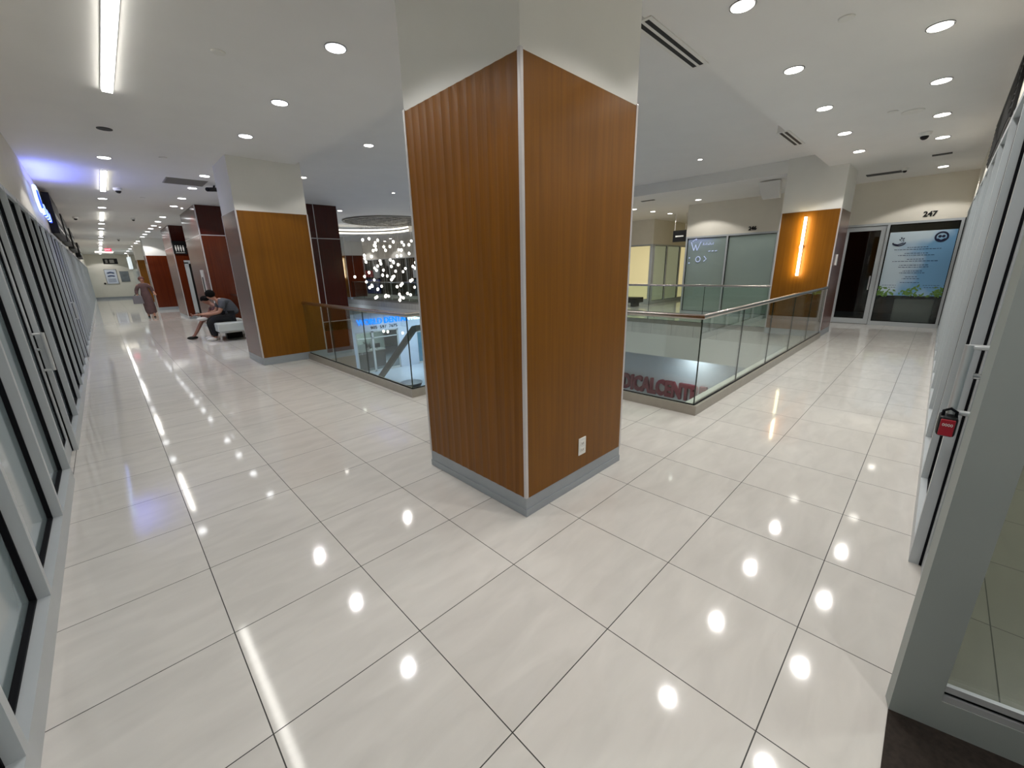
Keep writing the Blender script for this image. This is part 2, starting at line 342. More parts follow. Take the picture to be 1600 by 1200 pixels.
# the red wood service boxes (lift and washroom cores)
def core(x0, x1, y0, y1, label, seamx=None, zlow=0.0, mf='woodd', top=H - 0.003):
    t = thing('panelled_core', ((x0 + x1) / 2, (y0 + y1) / 2, 0), label, 'wood box', 'red wood clad service boxes')
    MB().box(x0 + 0.02, x1 - 0.02, y0 + 0.02, y1 - 0.02, 0, top).build('carcass', 'dark', t)
    for z0, z1, mm in ((0.1, 2.64, 'woodr'), (2.66, top, 'woodd')):
        MB().box(x0, x0 + 0.02, y0 + 0.02, y1, z0, z1).build('side_panel', mm, t)
        xs = [x0 + 0.02] + (seamx or []) + [x1]
        for a, c in zip(xs, xs[1:]):
            MB().box(a + 0.006, c - 0.006, y0, y0 + 0.02, z0, z1).build('front_panel', mm if z0 < 1 else 'woodd', t)
    j = MB(); j.box(x0 - 0.003, x1, y0 - 0.004, y0 + 0.01, 2.64, 2.66); j.box(x0 - 0.003, x0 + 0.02, y0, y1, 2.64, 2.66)
    for a in (seamx or []): j.box(a - 0.009, a + 0.009, y0 - 0.004, y0 + 0.01, 0.1, top)
    j.box(x0 - 0.004, x0 + 0.02, y0 - 0.004, y0 + 0.02, 0.0, top)
    j.build('joint_strip', 'trim', t)
    MB().box(x0 - 0.001, x1, y0 - 0.001, y1, 0, 0.1).build('plinth', 'base', t)
    return t
c1 = core(2.06, 3.94, 12.8, 15.4, 'tall red wood box behind the seated man and bench')
c2 = core(2.06, 4.6, 18.8, 21.2, 'red wood box with the washroom sign and steel door')
# taller lift shaft facing the atrium
t = thing('lift_shaft', (4.9, 14.1, 0), 'dark red panelled shaft right of the second column, running down to the lower floor', 'wood box', 'red wood clad service boxes')
x0, x1, y0 = 3.95, 5.85, 12.8
MB().box(x0, x1 - 0.02, y0 + 0.02, 15.4, -1.2, HV).build('carcass', 'dark', t)
for z0, z1 in ((-1.03, 0.0), (0.02, 2.65), (2.67, HV)):
    for a, c in ((x0, 5.11), (5.13, x1)):
        MB().box(a, c, y0, y0 + 0.02, z0, z1).build('front_panel', 'woodd' if z0 > 0 else 'woodr', t)
    MB().box(x1 - 0.02, x1, y0 + 0.02, 15.4, z0, z1).build('side_panel', 'woodd', t)
j = MB()
for z in (0.01, 2.66): j.box(x0, x1 + 0.002, y0 - 0.004, y0 + 0.01, z - 0.01, z + 0.01)
j.box(5.11, 5.13, y0 - 0.004, y0 + 0.01, -1.03, HV); j.build('joint_strip', 'trim', t)
MB().box(x0, x1 + 0.003, y0 - 0.006, y0 + 0.1, -1.25, -1.03).build('plinth', 'base', t)

# washroom sign, door, wall plate
t = thing('washroom_sign', (2.25, 18.77, 2.4), 'black square washroom sign on the red box in the left corridor', 'sign')
MB().box(2.07, 2.47, 18.73, 18.79, 2.40, 2.86).build('plate', 'blk', t)
g = MB()
for i in range(4):
    cx = 2.15 + i * 0.075
    g.box(cx - 0.02, cx + 0.02, 18.722, 18.729, 2.55, 2.66); g.box(cx - 0.012, cx - 0.003, 18.722, 18.729, 2.49, 2.55); g.box(cx + 0.003, cx + 0.012, 18.722, 18.729, 2.49, 2.55); g.ball((cx, 18.725, 2.69), 0.016, 1, 0.25, 1, 8, 6)
g.box(2.13, 2.40, 18.722, 18.729, 2.44, 2.452); g.build('pictogram', 'white', t)
t = thing('door_8', (2.55, 18.77, 0), 'grey metal door with pale frame in the washroom box', 'door', kind='structure')
d = MB(); d.box(2.30, 2.42, 18.70, 18.79, 0, 2.1); d.box(2.92, 3.02, 18.70, 18.79, 0, 2.1); d.box(2.30, 3.02, 18.70, 18.79, 2.05, 2.17); d.build('frame', 'frame', t)
MB().box(2.42, 2.92, 18.75, 18.79, 0, 2.05).build('door_leaf', 'blk', t); MB().tube([(2.50, 18.75, 0.9), (2.50, 18.69, 0.92), (2.50, 18.69, 1.18), (2.50, 18.75, 1.2)], 0.012).build('handle', 'chrome', t)
t = thing('call_panel', (2.05, 13.6, 1.2), 'pale metal lift call panel on the side of the box behind the man', 'panel')
MB().box(2.03, 2.0555, 13.35, 13.8, 1.1, 1.75).build('plate', 'trim', t); MB().box(2.02, 2.031, 13.5, 13.62, 1.1, 1.55).build('slot', 'blk', t)

# ------------------------------------------------------------------ glass railings
def railing(t, pts, z_top=1.08, step=1.25, post_glass=True):
    hr = MB(); 
    hr.tube([(x, y, z_top - 0.026) for x, y in pts], 0.028, 14)
    # keep true corners: add short tubes per run instead of mitred bend
    sh = MB(); sl = MB(); fl_ = MB()
    nr = len(pts) - 1
    for ri, ((ax, ay), (bx, by)) in enumerate(zip(pts, pts[1:])):
        d = Vector((bx - ax, by - ay, 0)); L = d.length; d.normalize(); n = Vector((-d.y, d.x, 0)); hw = 0.04
        def bx_(mb, s0, s1, w, z0, z1):
            a = Vector((ax, ay, 0)) + d * s0; c = Vector((ax, ay, 0)) + d * s1
            P = [a - n * w, c - n * w, c + n * w, a + n * w]
            mb.prism([(p.x, p.y, z0) for p in P], (0, 0, z1 - z0))
        bx_(sh, 0 if ri == 0 else hw, L if ri == nr - 1 else L + hw, hw, 0.0, 0.105)
        bx_(sl, 0 if ri == 0 else 0.012, L if ri == nr - 1 else L + 0.012, 0.012, 0.105, 0.112)
        k = max(1, round(L / step)); 
        for i in range(k):
            s0 = i * L / k + 0.004; s1 = (i + 1) * L / k - 0.004
            g = MB(); bx_(g, s0, s1, 0.006, 0.1, z_top - 0.03); g.build('glass_panel', 'glass', t)
            e = MB(); bx_(e, s1 - 0.001, s1 + 0.009, 0.0065, 0.108, z_top - 0.04)
            e.build('glass_edge', 'gedge', t)
    sh.build('base_shoe', 'shoe', t); sl.build('gasket', 'black', t); hr.build('handrail', 'steel', t, smooth=True)
t = thing('glass_railing', (4.18, 0.3, 0), 'near frameless glass railing with steel handrail wrapping the atrium corner beside the big column', 'railing')
railing(t, [(2.50, 6.87), (2.50, 3.17), (4.22, 3.17), (4.22, 0.265), (10.72, 0.265)])
t = thing('glass_railing', (2.5, 10, 0), 'glass railing between the second column and the red wood box', 'railing')
railing(t, [(2.50, 12.79), (2.50, 7.9)])
t = thing('glass_railing', (10.94, 10, 0), 'far glass railing across the atrium in front of the frosted storefronts', 'railing')
railing(t, [(10.94, 1.32), (10.94, 23.98)], step=1.55)

# ------------------------------------------------------------------ storefront bays
WN = [0]; DN = [0]
def bay(kind, o, d, n, w, zs, zh, pane, label, post=0.05, depth=0.05, sill=0.12, sill_out=0.0, gask=0.013, frame='frame', door=False, lastpost=False, handle=None):
    """o: start point on the frame front plane, d: along, n: outward normal (both 2D)"""
    o = Vector((o[0], o[1], 0)); d = Vector((d[0], d[1], 0)); n = Vector((n[0], n[1], 0))
    if door: DN[0] += 1; nm = 'door_%d' % DN[0]
    else: WN[0] += 1; nm = 'window_%d' % WN[0]
    def pr(mb, s0, s1, t0, t1, z0, z1):
        P = [o + d * s0 - n * t0, o + d * s1 - n * t0, o + d * s1 - n * t1, o + d * s0 - n * t1]
        mb.prism([(p.x, p.y, z0) for p in P], (0, 0, z1 - z0))
    f = MB(); back = depth + 0.05
    pr(f, 0, post, 0, back, 0, zh)
    if lastpost: pr(f, w - post, w, 0, back, 0, zh)
    pr(f, post, (w - post) if lastpost else w, 0.002, back, zh - 0.05, zh)
    if not door: pr(f, post, (w - post) if lastpost else w, 0.0, back, 0, sill)
    c = o + d * (w / 2)
    root = f.build(nm, frame, None, origin=(c.x, c.y, 0)); struct(root, label, 'door' if door else 'window')
    s1 = w - (post if lastpost else 0)
    zb = sill if not door else 0.0
    if door:
        g = MB(); a = post + 0.008; e_ = s1 - 0.008; st = 0.095
        pr(g, a, a + st, depth + 0.0, depth + 0.04, 0.01, zh - 0.06); pr(g, e_ - st, e_, depth, depth + 0.04, 0.01, zh - 0.06)
        pr(g, a + st, e_ - st, depth, depth + 0.04, 0.01, 0.14); pr(g, a + st, e_ - st, depth, depth + 0.04, zh - 0.16, zh - 0.06)
        lf = g.build('door_leaf', frame, root)
        g = MB(); pr(g, post, post + 0.008, depth - 0.006, depth + 0.03, 0.005, zh - 0.05); g.build('jamb_gap', 'black', root)
        g = MB(); pr(g, s1 - 0.008, s1, depth - 0.010, depth + 0.03, 0.005, zh - 0.05); g.build('jamb_gap', 'black', root)
        g = MB(); pr(g, a + st, e_ - st, depth + 0.02, depth + 0.028, 0.14, zh - 0.16); g.build('pane', pane, root)
        g = MB()
        for q in ((a + st, a + st + gask, 0.14, zh - 0.16), (e_ - st - gask, e_ - st, 0.14, zh - 0.16), (a + st, e_ - st, 0.14, 0.14 + gask), (a + st, e_ - st, zh - 0.16 - gask, zh - 0.16)):
            pr(g, q[0], q[1], depth + 0.008, depth + 0.02, q[2], q[3])
        g.build('gasket', 'black', root)
        if handle:
            s, z0, z1 = handle; p = o + d * s
            A = p - n * (depth - 0.002); B = p - n * (depth - 0.062)
            m_ = MB(); m_.tube([(A.x, A.y, z1), (B.x, B.y, z1), (B.x, B.y, z1 - 0.012)], 0.011); m_.tube([(B.x, B.y, z1 + 0.008), (B.x, B.y, z0 - 0.008)], 0.0155); m_.tube([(A.x, A.y, z0), (B.x, B.y, z0)], 0.011)
            hd = m_.build('handle', 'satin', lf, smooth=True)
            C_ = p - n * (depth - 0.03); MB().cyl((A.x, A.y, (z0 * 0.42 + z1 * 0.58)), (C_.x, C_.y, (z0 * 0.42 + z1 * 0.58)), 0.012).build('lock_cylinder', 'chrome', lf)
    else:
        g = MB(); pr(g, post, s1, depth + 0.022, depth + 0.03, zb, zh - 0.05); g.build('pane', pane, root)
        g = MB()
        for q in ((post, post + gask, zb, zh - 0.05), (s1 - gask, s1, zb, zh - 0.05), (post, s1, zb, zb + gask), (post, s1, zh - 0.05 - gask, zh - 0.05)):
            pr(g, q[0], q[1], depth, depth + 0.022, q[2], q[3])
        g.build('gasket', 'black', root)
    return root
# left storefront, running away along +y at x = -0.585
LB = [(-1.55, .97, 0), (-.58, .97, 0), (.39, .95, 0), (1.34, .95, 0), (2.29, .93, 0), (3.22, .90, 1), (4.12, .95, 0), (5.07, .93, 0), (6.0, .95, 0), (6.95, 1.0, 0), (7.95, .97, 0), (8.92, .97, 0), (9.89, .97, 1)]
y = 10.86
while y < 43.5: LB.append((y, 1.1 if y < 30 else 1.8, 0)); y += LB[-1][1]
for i, (ys, wd, dr) in enumerate(LB):
    pane = 'frost' if ys < 9.5 else ('frostl' if i % 3 != 2 else 'frost')
    lab = 'grey framed glass %s of the left storefront, %s from the camera' % ('door' if dr else 'bay', ORD[i] if i < 20 else 'far down, ' + ORD[i - 20] + ' after the twentieth')
    bay('w', (-0.585, ys), (0, 1), (1, 0), wd, 0, 2.45, pane, lab, door=bool(dr), depth=0.043 if ys < 5 else 0.031, handle=((wd - 0.07, 0.80, 1.12) if ys < 5 else (0.12, 0.85, 1.15)) if dr else None)
b = MB(); b.box(-0.60, -0.57, 8.0, 8.03, 2.45, 2.5); b.bm.free()
t = thing('window_notice', (-.655, 1.1, .3), 'small grey printed notice low on the nearest left window pane', 'notice')
g = MB(); rr = random.Random(8)
for k in range(7):
    e = 1.02
    while e < 1.24 - .012 * k: l = rr.uniform(.008, .024); g.box(-.659, -.6565, e, e + l, .50 - k * .022, .508 - k * .022); e += l + .006
g.build('lettering', mat('grey_print', (60, 66, 70), .6), t)
# right storefront, along +x at y = -1.52
RB = [(2.70, .97)]
while RB[-1][0] + RB[-1][1] < 13.3: RB.append((RB[-1][0] + RB[-1][1], .97))
bay('w', (1.70, -1.52), (1, 0), (0, 1), 1.0, 0, 2.55, 'frost', 'closed glass door with pull handle and red key box at the right', door=True, depth=0.05, handle=(0.76, 0.92, 1.21), post=0.03, lastpost=False)
for i, (xs, wd) in enumerate(RB):
    bay('w', (xs, -1.52), (1, 0), (0, 1), min(wd, 13.74 - xs), 0, 2.55, 'frost', 'grey framed glass bay of the right storefront, %s past the handled door' % ORD[i], depth=0.034, sill_out=0.0)
# entrance return at the right edge: glazed leaf facing the camera, standing on the dark mat
DN[0] += 1
rd = Vector((0.208, -0.978, 0)); rn = Vector((-0.978, -0.208, 0)); ro = Vector((1.612, -1.515, 0))
def pr2(mb, s0, s1, t0, t1, z0, z1):
    P = [ro + rd * s0 - rn * t0, ro + rd * s1 - rn * t0, ro + rd * s1 - rn * t1, ro + rd * s0 - rn * t1]
    mb.prism([(p.x, p.y, z0) for p in P], (0, 0, z1 - z0))
f = MB(); pr2(f, 0, 0.115, 0, 0.055, 0.004, 2.4); pr2(f, 1.0, 1.115, 0, 0.055, 0.004, 2.4); pr2(f, 0.115, 1.0, 0, 0.055, 0.004, 0.125); pr2(f, 0.115, 1.0, 0, 0.055, 2.28, 2.4)
rt = f.build('door_%d' % DN[0], 'framed', None, origin=(1.72, -2.05, 0)); struct(rt, 'dark grey framed glass panel closest to the camera at the right edge on a dark mat', 'door')
g = MB(); pr2(g, 0.115, 1.0, 0.022, 0.030, 0.125, 2.28); g.build('pane', 'window', rt)
g = MB(); pr2(g, 0.115, 1.0, 0.012, 0.021, 0.150, 0.166); g.build('gasket', 'black', rt)
g = MB(); pr2(g, 0.115, 1.0, 0.002, 0.018, 0.125, 0.150); pr2(g, 0.115, 1.0, 0.002, 0.018, 0.166, 0.19); g.build('glazing_bead', 'alu', rt)

# key box hanging from the handle
t = thing('key_box', (2.46, -1.50, 0.79), 'red and black combination key box hanging from the door handle', 'lock box')
MB().box(2.405, 2.505, -1.535, -1.475, 0.815, 0.905).build('body', 'blk', t, bevel=0.012)
fr_m = mat('red_plastic', (165, 18, 40), 0.35)
MB().box(2.398, 2.409, -1.528, -1.482, 0.822, 0.895).build('front_cover', fr_m, t, bevel=0.003)
MB().tube([(2.44, -1.525, 0.90), (2.44, -1.525, 0.925), (2.44, -1.505, 0.938), (2.44, -1.485, 0.925), (2.44, -1.485, 0.90)], 0.006).build('shackle', 'black', t, smooth=True)
text_mesh('0000', 0.017, 0.002, ((2.396, -1.505, 0.872), (0, -1, 0), (0, 0, 1)), 'dial', 'white', t)
# 247 storefront across the right corridor end, facing -x
def FB(ys, wd, pane, label, door=False, x=13.75, lp=False, h=None): return bay('w', (x, ys), (0, -1), (-1, 0), wd, 0, 2.45, pane, label, door=door, depth=0.03, lastpost=lp, handle=h, sill=0.10)
FB(0.62, 0.87, 'window', 'grey framed dark glass door of the unit numbered 247', door=True, h=(0.74, 0.88, 1.2))
FB(-0.25, 1.27, 'window', 'dark shop window of the unit numbered 247 with a blue poster inside', lp=True)
FB(4.65, 1.24, 'frost246', 'frosted glass bay at the far left of the unit numbered 246')
FB(3.41, 1.33, 'frost246', 'frosted glass bay under the number 246')
FB(2.08, 0.8, 'window', 'shop window right of the 246 bays, half hidden by the wood column', lp=True)
FB(1.28, 0.62, 'frost246', 'narrow bay behind the wood column with the amber light', lp=True)
b = MB(); b.box(17, 17.1, -1.75, 2.0, 0, H); b.box(13.9, 17, -1.8, -1.7, 0, H); b.box(13.9, 17, 1.95, 2.05, 0, H); b.box(13.9, 17, -1.7, 1.95, 2.6, 2.7); struct(b.build('wall_shop_interior', 'dark'))
b = MB(); b.box(13.85, 17, -1.7, 1.95, 0.0, 0.006); struct(b.build('floor', 'dark'))
# house numbers
t = text_mesh('247', 0.15, 0.015, ((13.74, -0.94, 2.575), (0, -1, 0), (0, 0, 1)), 'unit_number', 'blk', bold=.006); tag(t, 'black unit number 247 above the blue poster window', 'number')
t = text_mesh('246', 0.14, 0.015, ((13.74, 2.72, 2.56), (0, -1, 0), (0, 0, 1)), 'unit_number', 'blk', bold=.006); tag(t, 'black unit number 246 above the frosted window', 'number')
# sign reflection painted as glowing marks on the 246 pane
t = thing('window_decal', (13.71, 4.3, 1.9), 'painted sign reflection as pale emblem and lettering on the left pane of unit 246', 'decal')
wd_m = mat('sign_reflection', (205, 215, 235), 0.5, emit=(190, 205, 255), es=0.25)
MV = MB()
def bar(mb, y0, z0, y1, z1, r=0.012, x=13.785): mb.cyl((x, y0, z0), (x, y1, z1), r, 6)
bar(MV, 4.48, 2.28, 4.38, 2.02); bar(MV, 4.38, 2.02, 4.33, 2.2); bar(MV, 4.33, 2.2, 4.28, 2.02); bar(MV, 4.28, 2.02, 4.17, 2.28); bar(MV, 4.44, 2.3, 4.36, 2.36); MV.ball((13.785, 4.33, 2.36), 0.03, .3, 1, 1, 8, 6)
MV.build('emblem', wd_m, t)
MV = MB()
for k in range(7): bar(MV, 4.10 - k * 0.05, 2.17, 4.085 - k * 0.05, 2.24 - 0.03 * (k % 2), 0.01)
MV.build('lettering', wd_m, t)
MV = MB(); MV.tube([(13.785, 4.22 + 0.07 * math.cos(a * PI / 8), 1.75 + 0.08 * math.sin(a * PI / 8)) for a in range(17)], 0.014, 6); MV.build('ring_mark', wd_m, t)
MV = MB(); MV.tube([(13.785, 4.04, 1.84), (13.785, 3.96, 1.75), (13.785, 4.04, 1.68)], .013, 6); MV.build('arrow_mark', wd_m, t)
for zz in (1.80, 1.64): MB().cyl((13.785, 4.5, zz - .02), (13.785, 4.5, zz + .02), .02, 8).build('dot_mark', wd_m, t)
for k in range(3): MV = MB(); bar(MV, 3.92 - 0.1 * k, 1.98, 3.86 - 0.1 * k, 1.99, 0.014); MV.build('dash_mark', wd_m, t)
# blue poster and planters inside 247
t = thing('window_poster', (13.79, -0.9, 0.7), 'pale blue sky poster with dark blue lettering in the window of unit 247', 'poster')
pm = bpy.data.materials.new('sky_poster'); pm.use_nodes = True; nt = pm.node_tree; bs = nt.nodes['Principled BSDF']
tc = nt.nodes.new('ShaderNodeTexCoord'); n = nt.nodes.new('ShaderNodeTexNoise'); n.inputs['Scale'].default_value = 1.3; cr = nt.nodes.new('ShaderNodeValToRGB'); cr.color_ramp.elements[0].color = S((120, 172, 214)); cr.color_ramp.elements[1].color = S((206, 224, 236)); cr.color_ramp.elements[0].position = 0.38; cr.color_ramp.elements[1].position = 0.58
nt.links.new(tc.outputs['Object'], n.inputs['Vector'])
sx = nt.nodes.new('ShaderNodeSeparateXYZ'); nt.links.new(tc.outputs['Object'], sx.inputs[0])
m1 = nt.nodes.new('ShaderNodeMath'); m1.operation = 'MULTIPLY_ADD'; nt.links.new(sx.outputs[1], m1.inputs[0]); m1.inputs[1].default_value = .42; nt.links.new(n.outputs['Fac'], m1.inputs[2])
m2_ = nt.nodes.new('ShaderNodeMath'); m2_.operation = 'MULTIPLY_ADD'; nt.links.new(sx.outputs[2], m2_.inputs[0]); m2_.inputs[1].default_value = .16; nt.links.new(m1.outputs[0], m2_.inputs[2])
m3_ = nt.nodes.new('ShaderNodeMath'); m3_.operation = 'SUBTRACT'; nt.links.new(m2_.outputs[0], m3_.inputs[0]); m3_.inputs[1].default_value = .10; nt.links.new(m3_.outputs[0], cr.inputs[0]); nt.links.new(cr.outputs[0], bs.inputs['Base Color']); bs.inputs['Roughness'].default_value = 0.5
nt.links.new(cr.outputs[0], bs.inputs['Emission Color']); bs.inputs['Emission Strength'].default_value = 0.0
MB().box(13.794, 13.799, -1.475, -0.325, 0.74, 2.22).build('sheet', pm, t)
navy = mat('navy_ink', (14, 22, 60), 0.5)
X = 13.792
L_ = MB()
pts = [(X, -0.52 - 0.11 * math.cos(a), 1.98 - 0.07 * math.sin(a)) for a in [PI * k / 10 for k in range(11)]]; L_.tube(pts, 0.012, 6)
for a in range(5): L_.cyl((X, -0.56 + 0.02 * math.cos(a * 1.25), 2.03 + 0.03 * math.sin(a * 1.25)), (X, -0.56 + 0.045 * math.cos(a * 1.25), 2.05 + 0.05 * math.sin(a * 1.25)), 0.011, 6)
L_.tube([(X, -0.40, 1.96), (X, -0.5, 1.93), (X, -0.6, 1.97)], 0.012, 6); L_.build('hand_emblem', navy, t)
L_ = MB(); L_.tube([(X, -1.22 - 0.10 * math.cos(a), 2.07 + 0.10 * math.sin(a)) for a in [2 * PI * k / 20 for k in range(21)]], 0.018, 6)
L_.tube([(X, -1.29, 2.02), (X, -1.22, 1.98), (X, -1.15, 2.02)], 0.022, 6); L_.ball((X, -1.25, 2.08), 0.03, .3, 1, 1, 8, 6); L_.ball((X, -1.19, 2.08), 0.03, .3, 1, 1, 8, 6); L_.build('round_emblem', navy, t)
L_ = MB(); rr = random.Random(3)
zz = 1.86
for row, wdt in enumerate((.36, .8, 0, .4, .62, 0, .3, .78, 0, .5, .52, 0, .34, .44, 0, .22, .3, 0, .34)):
    if wdt:
        y0 = -0.86 - wdt / 2; e = y0
        while e < y0 + wdt:
            l = rr.uniform(0.02, 0.06); L_.box(X - 0.001, X + 0.002, e, min(e + l, y0 + wdt), zz - 0.006, zz + 0.006); e += l + 0.012
    zz -= 0.045
for yy, wdt in ((-0.5, .26), (-1.25, .26)):
    for k in range(2):
        e = yy - wdt / 2
        while e < yy + wdt / 2: l = rr.uniform(.02, .05); L_.box(X - 0.001, X + 0.002, e, e + l, 0.98 - k * 0.05, 0.99 - k * 0.05); e += l + 0.012
L_.build('lettering', mat('blue_ink', (36, 56, 104), 0.5), t)
leaf_m = mat('leaf_green', (98, 136, 62), 0.5, noise=0.35, nscale=30)
for yc in (-.40, -.93, -1.40):
    L_ = MB()
    for k in range(34):
        c = Vector((13.789 + rr.uniform(-.002, .002), min(-.33, max(-1.47, yc + rr.gauss(0, .11))), .74 + abs(rr.gauss(0, .10)))); a = rr.uniform(0, 2 * PI); l = rr.uniform(.03, .06); u = Vector((0, math.cos(a), math.sin(a))) * l; v = Vector((0, -math.sin(a), math.cos(a))) * l * .45
        L_.quad(c - u, c + v, c + u, c - v)
    L_.build('printed_leaves', leaf_m, t)
pot_m = mat('grey_planter', (140, 143, 140), 0.6, noise=0.05)
def planter(y0, y1, label, z1=0.60, x0=13.99, x1=14.3, nl=110):
    t = thing('planter', ((x0 + x1) / 2, (y0 + y1) / 2, 0), label, 'planter', 'planters inside unit 247')
    MB().prism([(x0 + .03, y0 + .04, 0.02), (x1 - .03, y0 + .04, 0.02), (x1 - .03, y1 - .04, 0.02), (x0 + .03, y1 - .04, 0.02)], (0, 0, z1 - 0.02)).build('pot', pot_m, t, bevel=0.03)
    f = MB(); r = random.Random(int(y0 * 100))
    for i in range(nl):
        c = Vector((r.uniform(x0 + .03, x1 - .07), r.uniform(y0 - .05, y1 + .05), z1 + r.uniform(0.0, 0.26)))
        a = r.uniform(0, 2 * PI); l = r.uniform(.04, .09); u = Vector((math.cos(a) * .5, math.sin(a), r.uniform(-.3, .8))).normalized() * l; v = u.orthogonal().normalized() * l * 0.5
        f.quad(c - u, c + v, c + u, c - v)
    f.build('foliage', leaf_m, t); return t
planter(-1.40, -0.62, 'grey planter with leafy greens inside the window below the blue poster', z1=0.66, x0=13.85, x1=14.1, nl=20)
planter(0.72, 1.2, 'grey planter with greens seen through the railing, left of the 247 door', z1=0.6)
# --- far cross corridor storefront (cream, lit)
x = 16.5
DN0 = 0
bay('w', (16.5, 8.95), (0, -1), (-1, 0), 1.75, 0, 2.45, 'warmpane', 'cream lit storefront pane on the far side, left of the corner post', lastpost=True, post=0.12, depth=0.03, sill=0.2)
bay('w', (16.5, 10.7), (0, -1), (-1, 0), 1.75, 0, 2.45, 'warmpane', 'cream lit storefront pane further left on the far side', post=0.12, depth=0.03, sill=0.2)
for i, (xs, wd, pn) in enumerate(((16.62, 1.18, 'palepane'), (17.8, 1.3, 'palepane'), (19.1, 1.6, 'warmpane'), (20.7, 1.6, 'warmpane'))):
    bay('w', (xs, 7.2), (1, 0), (0, -1), wd, 0, 2.45, pn, 'tall pale lit pane beside the cream corner storefront, %s from the corner post' % ORD[i], post=0.08, depth=0.03)
t = thing('floor_vase', (19.6, 6.9, 0), 'tall black vase with bare twigs beside the cream storefront', 'vase')
MB().lathe((19.6, 6.9, 0), [(0.10, 0), (0.16, .1), (0.19, .45), (0.12, .85), (0.07, 1.0), (0.09, 1.05)]).build('vase_body', 'blk', t, smooth=True)
g = MB()
for a in range(6): g.cyl((19.6, 6.9, 1.0), (19.6 + .22 * math.cos(a), 6.9 + .22 * math.sin(a), 1.5 + .05 * a), 0.01, 5)
g.build('twigs', 'blk', t)
t = thing('bench', (15.6, 8.0, 0), 'low black bench slab in front of the cream storefront', 'bench'); MB().box(15.0, 15.6, 7.0, 10.5, 0.16, 0.36).build('seat', 'blk', t)
for yy in (7.2, 10.3): MB().box(15.05, 15.55, yy - .05, yy + .05, 0, 0.16).build('leg', 'blk', t)
t = thing('hanging_sign', (15.6, 5.75, 2.45), 'small black hanging sign with a white dash near the cross corridor', 'sign')
MB().box(15.58, 15.62, 5.45, 5.95, 2.42, 2.82).build('plate', 'blk', t); MB().box(15.57, 15.58, 5.55, 5.85, 2.59, 2.64).build('dash', 'white', t); MB().cyl((15.6, 5.5, 2.82), (15.6, 5.5, H), .008, 6).build('rod', 'trim', t); MB().cyl((15.6, 5.9, 2.82), (15.6, 5.9, H), .008, 6).build('rod', 'trim', t)
# far side storefronts seen behind the hanging bulbs
dk = mat('dark_shop_glass', (52, 52, 46), 0.12, coat=0.5, noise=0.15, nscale=1.0)
MT['dkpane'] = dk
yy = 31.0; i = 0
while yy > 12.5:
    bay('w', (13.75, yy), (0, -1), (-1, 0), 2.2, 0, 2.45, 'dkpane', 'dark shop bay across the atrium behind the hanging bulbs, %s from the left' % ORD[i], depth=0.03, sill=0.1, post=0.06); yy -= 2.2; i += 1
def poster(y0, y1, z0, z1, m, label, extra=None, x=13.72, name='poster'):
    t = thing(name, (x, (y0 + y1) / 2, z0), label, 'poster'); MB().box(x - 0.01, x + 0.01, y0, y1, z0, z1).build('sheet', m, t)
    if extra: extra(t)
    return t
navyp = mat('navy_sheet', (40, 52, 120), 0.5)
def ex(t):
    g = MB()
    for k in range(5): g.box(13.70, 13.708, 26.0 + .1 * (k % 2), 27.6 - .15 * (k % 3), 0.95 - .14 * k, 0.98 - .14 * k)
    g.build('lettering', 'frostl', t)
poster(25.8, 27.8, 0.15, 1.1, navyp, 'navy blue poster low in the far shop window behind the bulbs', ex)
poster(26.7, 28.2, 1.25, 1.72, mat('brick_red_sheet', (120, 40, 42), 0.5), 'red and blue picture above the navy poster in the far window')
poster(25.7, 26.5, 1.2, 2.1, mat('grey_sheet', (140, 146, 150), 0.5), 'pale grey notice beside the red picture in the far window')
poster(20.4, 21.3, 0.2, 1.1, mat('teal_sheet', (38, 70, 92), 0.5), 'dark teal poster beside the big column edge in the far window')
poster(20.6, 21.4, 1.2, 1.8, mat('pale_sheet', (176, 182, 188), 0.5), 'pale notice above the dark teal poster')
t = thing('potted_plant', (13.0, 27.5, 0), 'dark potted plant beside the far lit column', 'plant')
MB().lathe((13.0, 27.6, 0), [(.22, 0), (.3, .5), (.32, .55)]).build('pot', 'blk', t); f = MB(); r = random.Random(5)
for i in range(90):
    a = r.uniform(0, 2 * PI); u = Vector((math.cos(a) * .4, math.sin(a) * .4, r.uniform(.1, 1.0))); c = Vector((13.0, 27.6, .6)); v = u.orthogonal().normalized() * .05
    f.quad(c, c + u * .5 + v, c + u, c + u * .5 - v)
f.build('foliage', mat('dark_leaf', (22, 30, 20), .6), t)
t = thing('lantern', (12.6, 27.2, 1.9), 'white rounded lantern hanging beside the far lit column', 'lantern')
MB().lathe((12.4, 26.9, 1.95), [(0.05, 0), (.2, .08), (.27, .3), (.27, .55), (.2, .72), (.05, .8)]).build('shade', mat('lantern_paper', (235, 235, 230), .6, emit=(255, 255, 250), es=.5), t, smooth=True); MB().cyl((12.4, 26.9, 2.7), (12.4, 26.9, H), .008, 6).build('cord', 'blk', t)

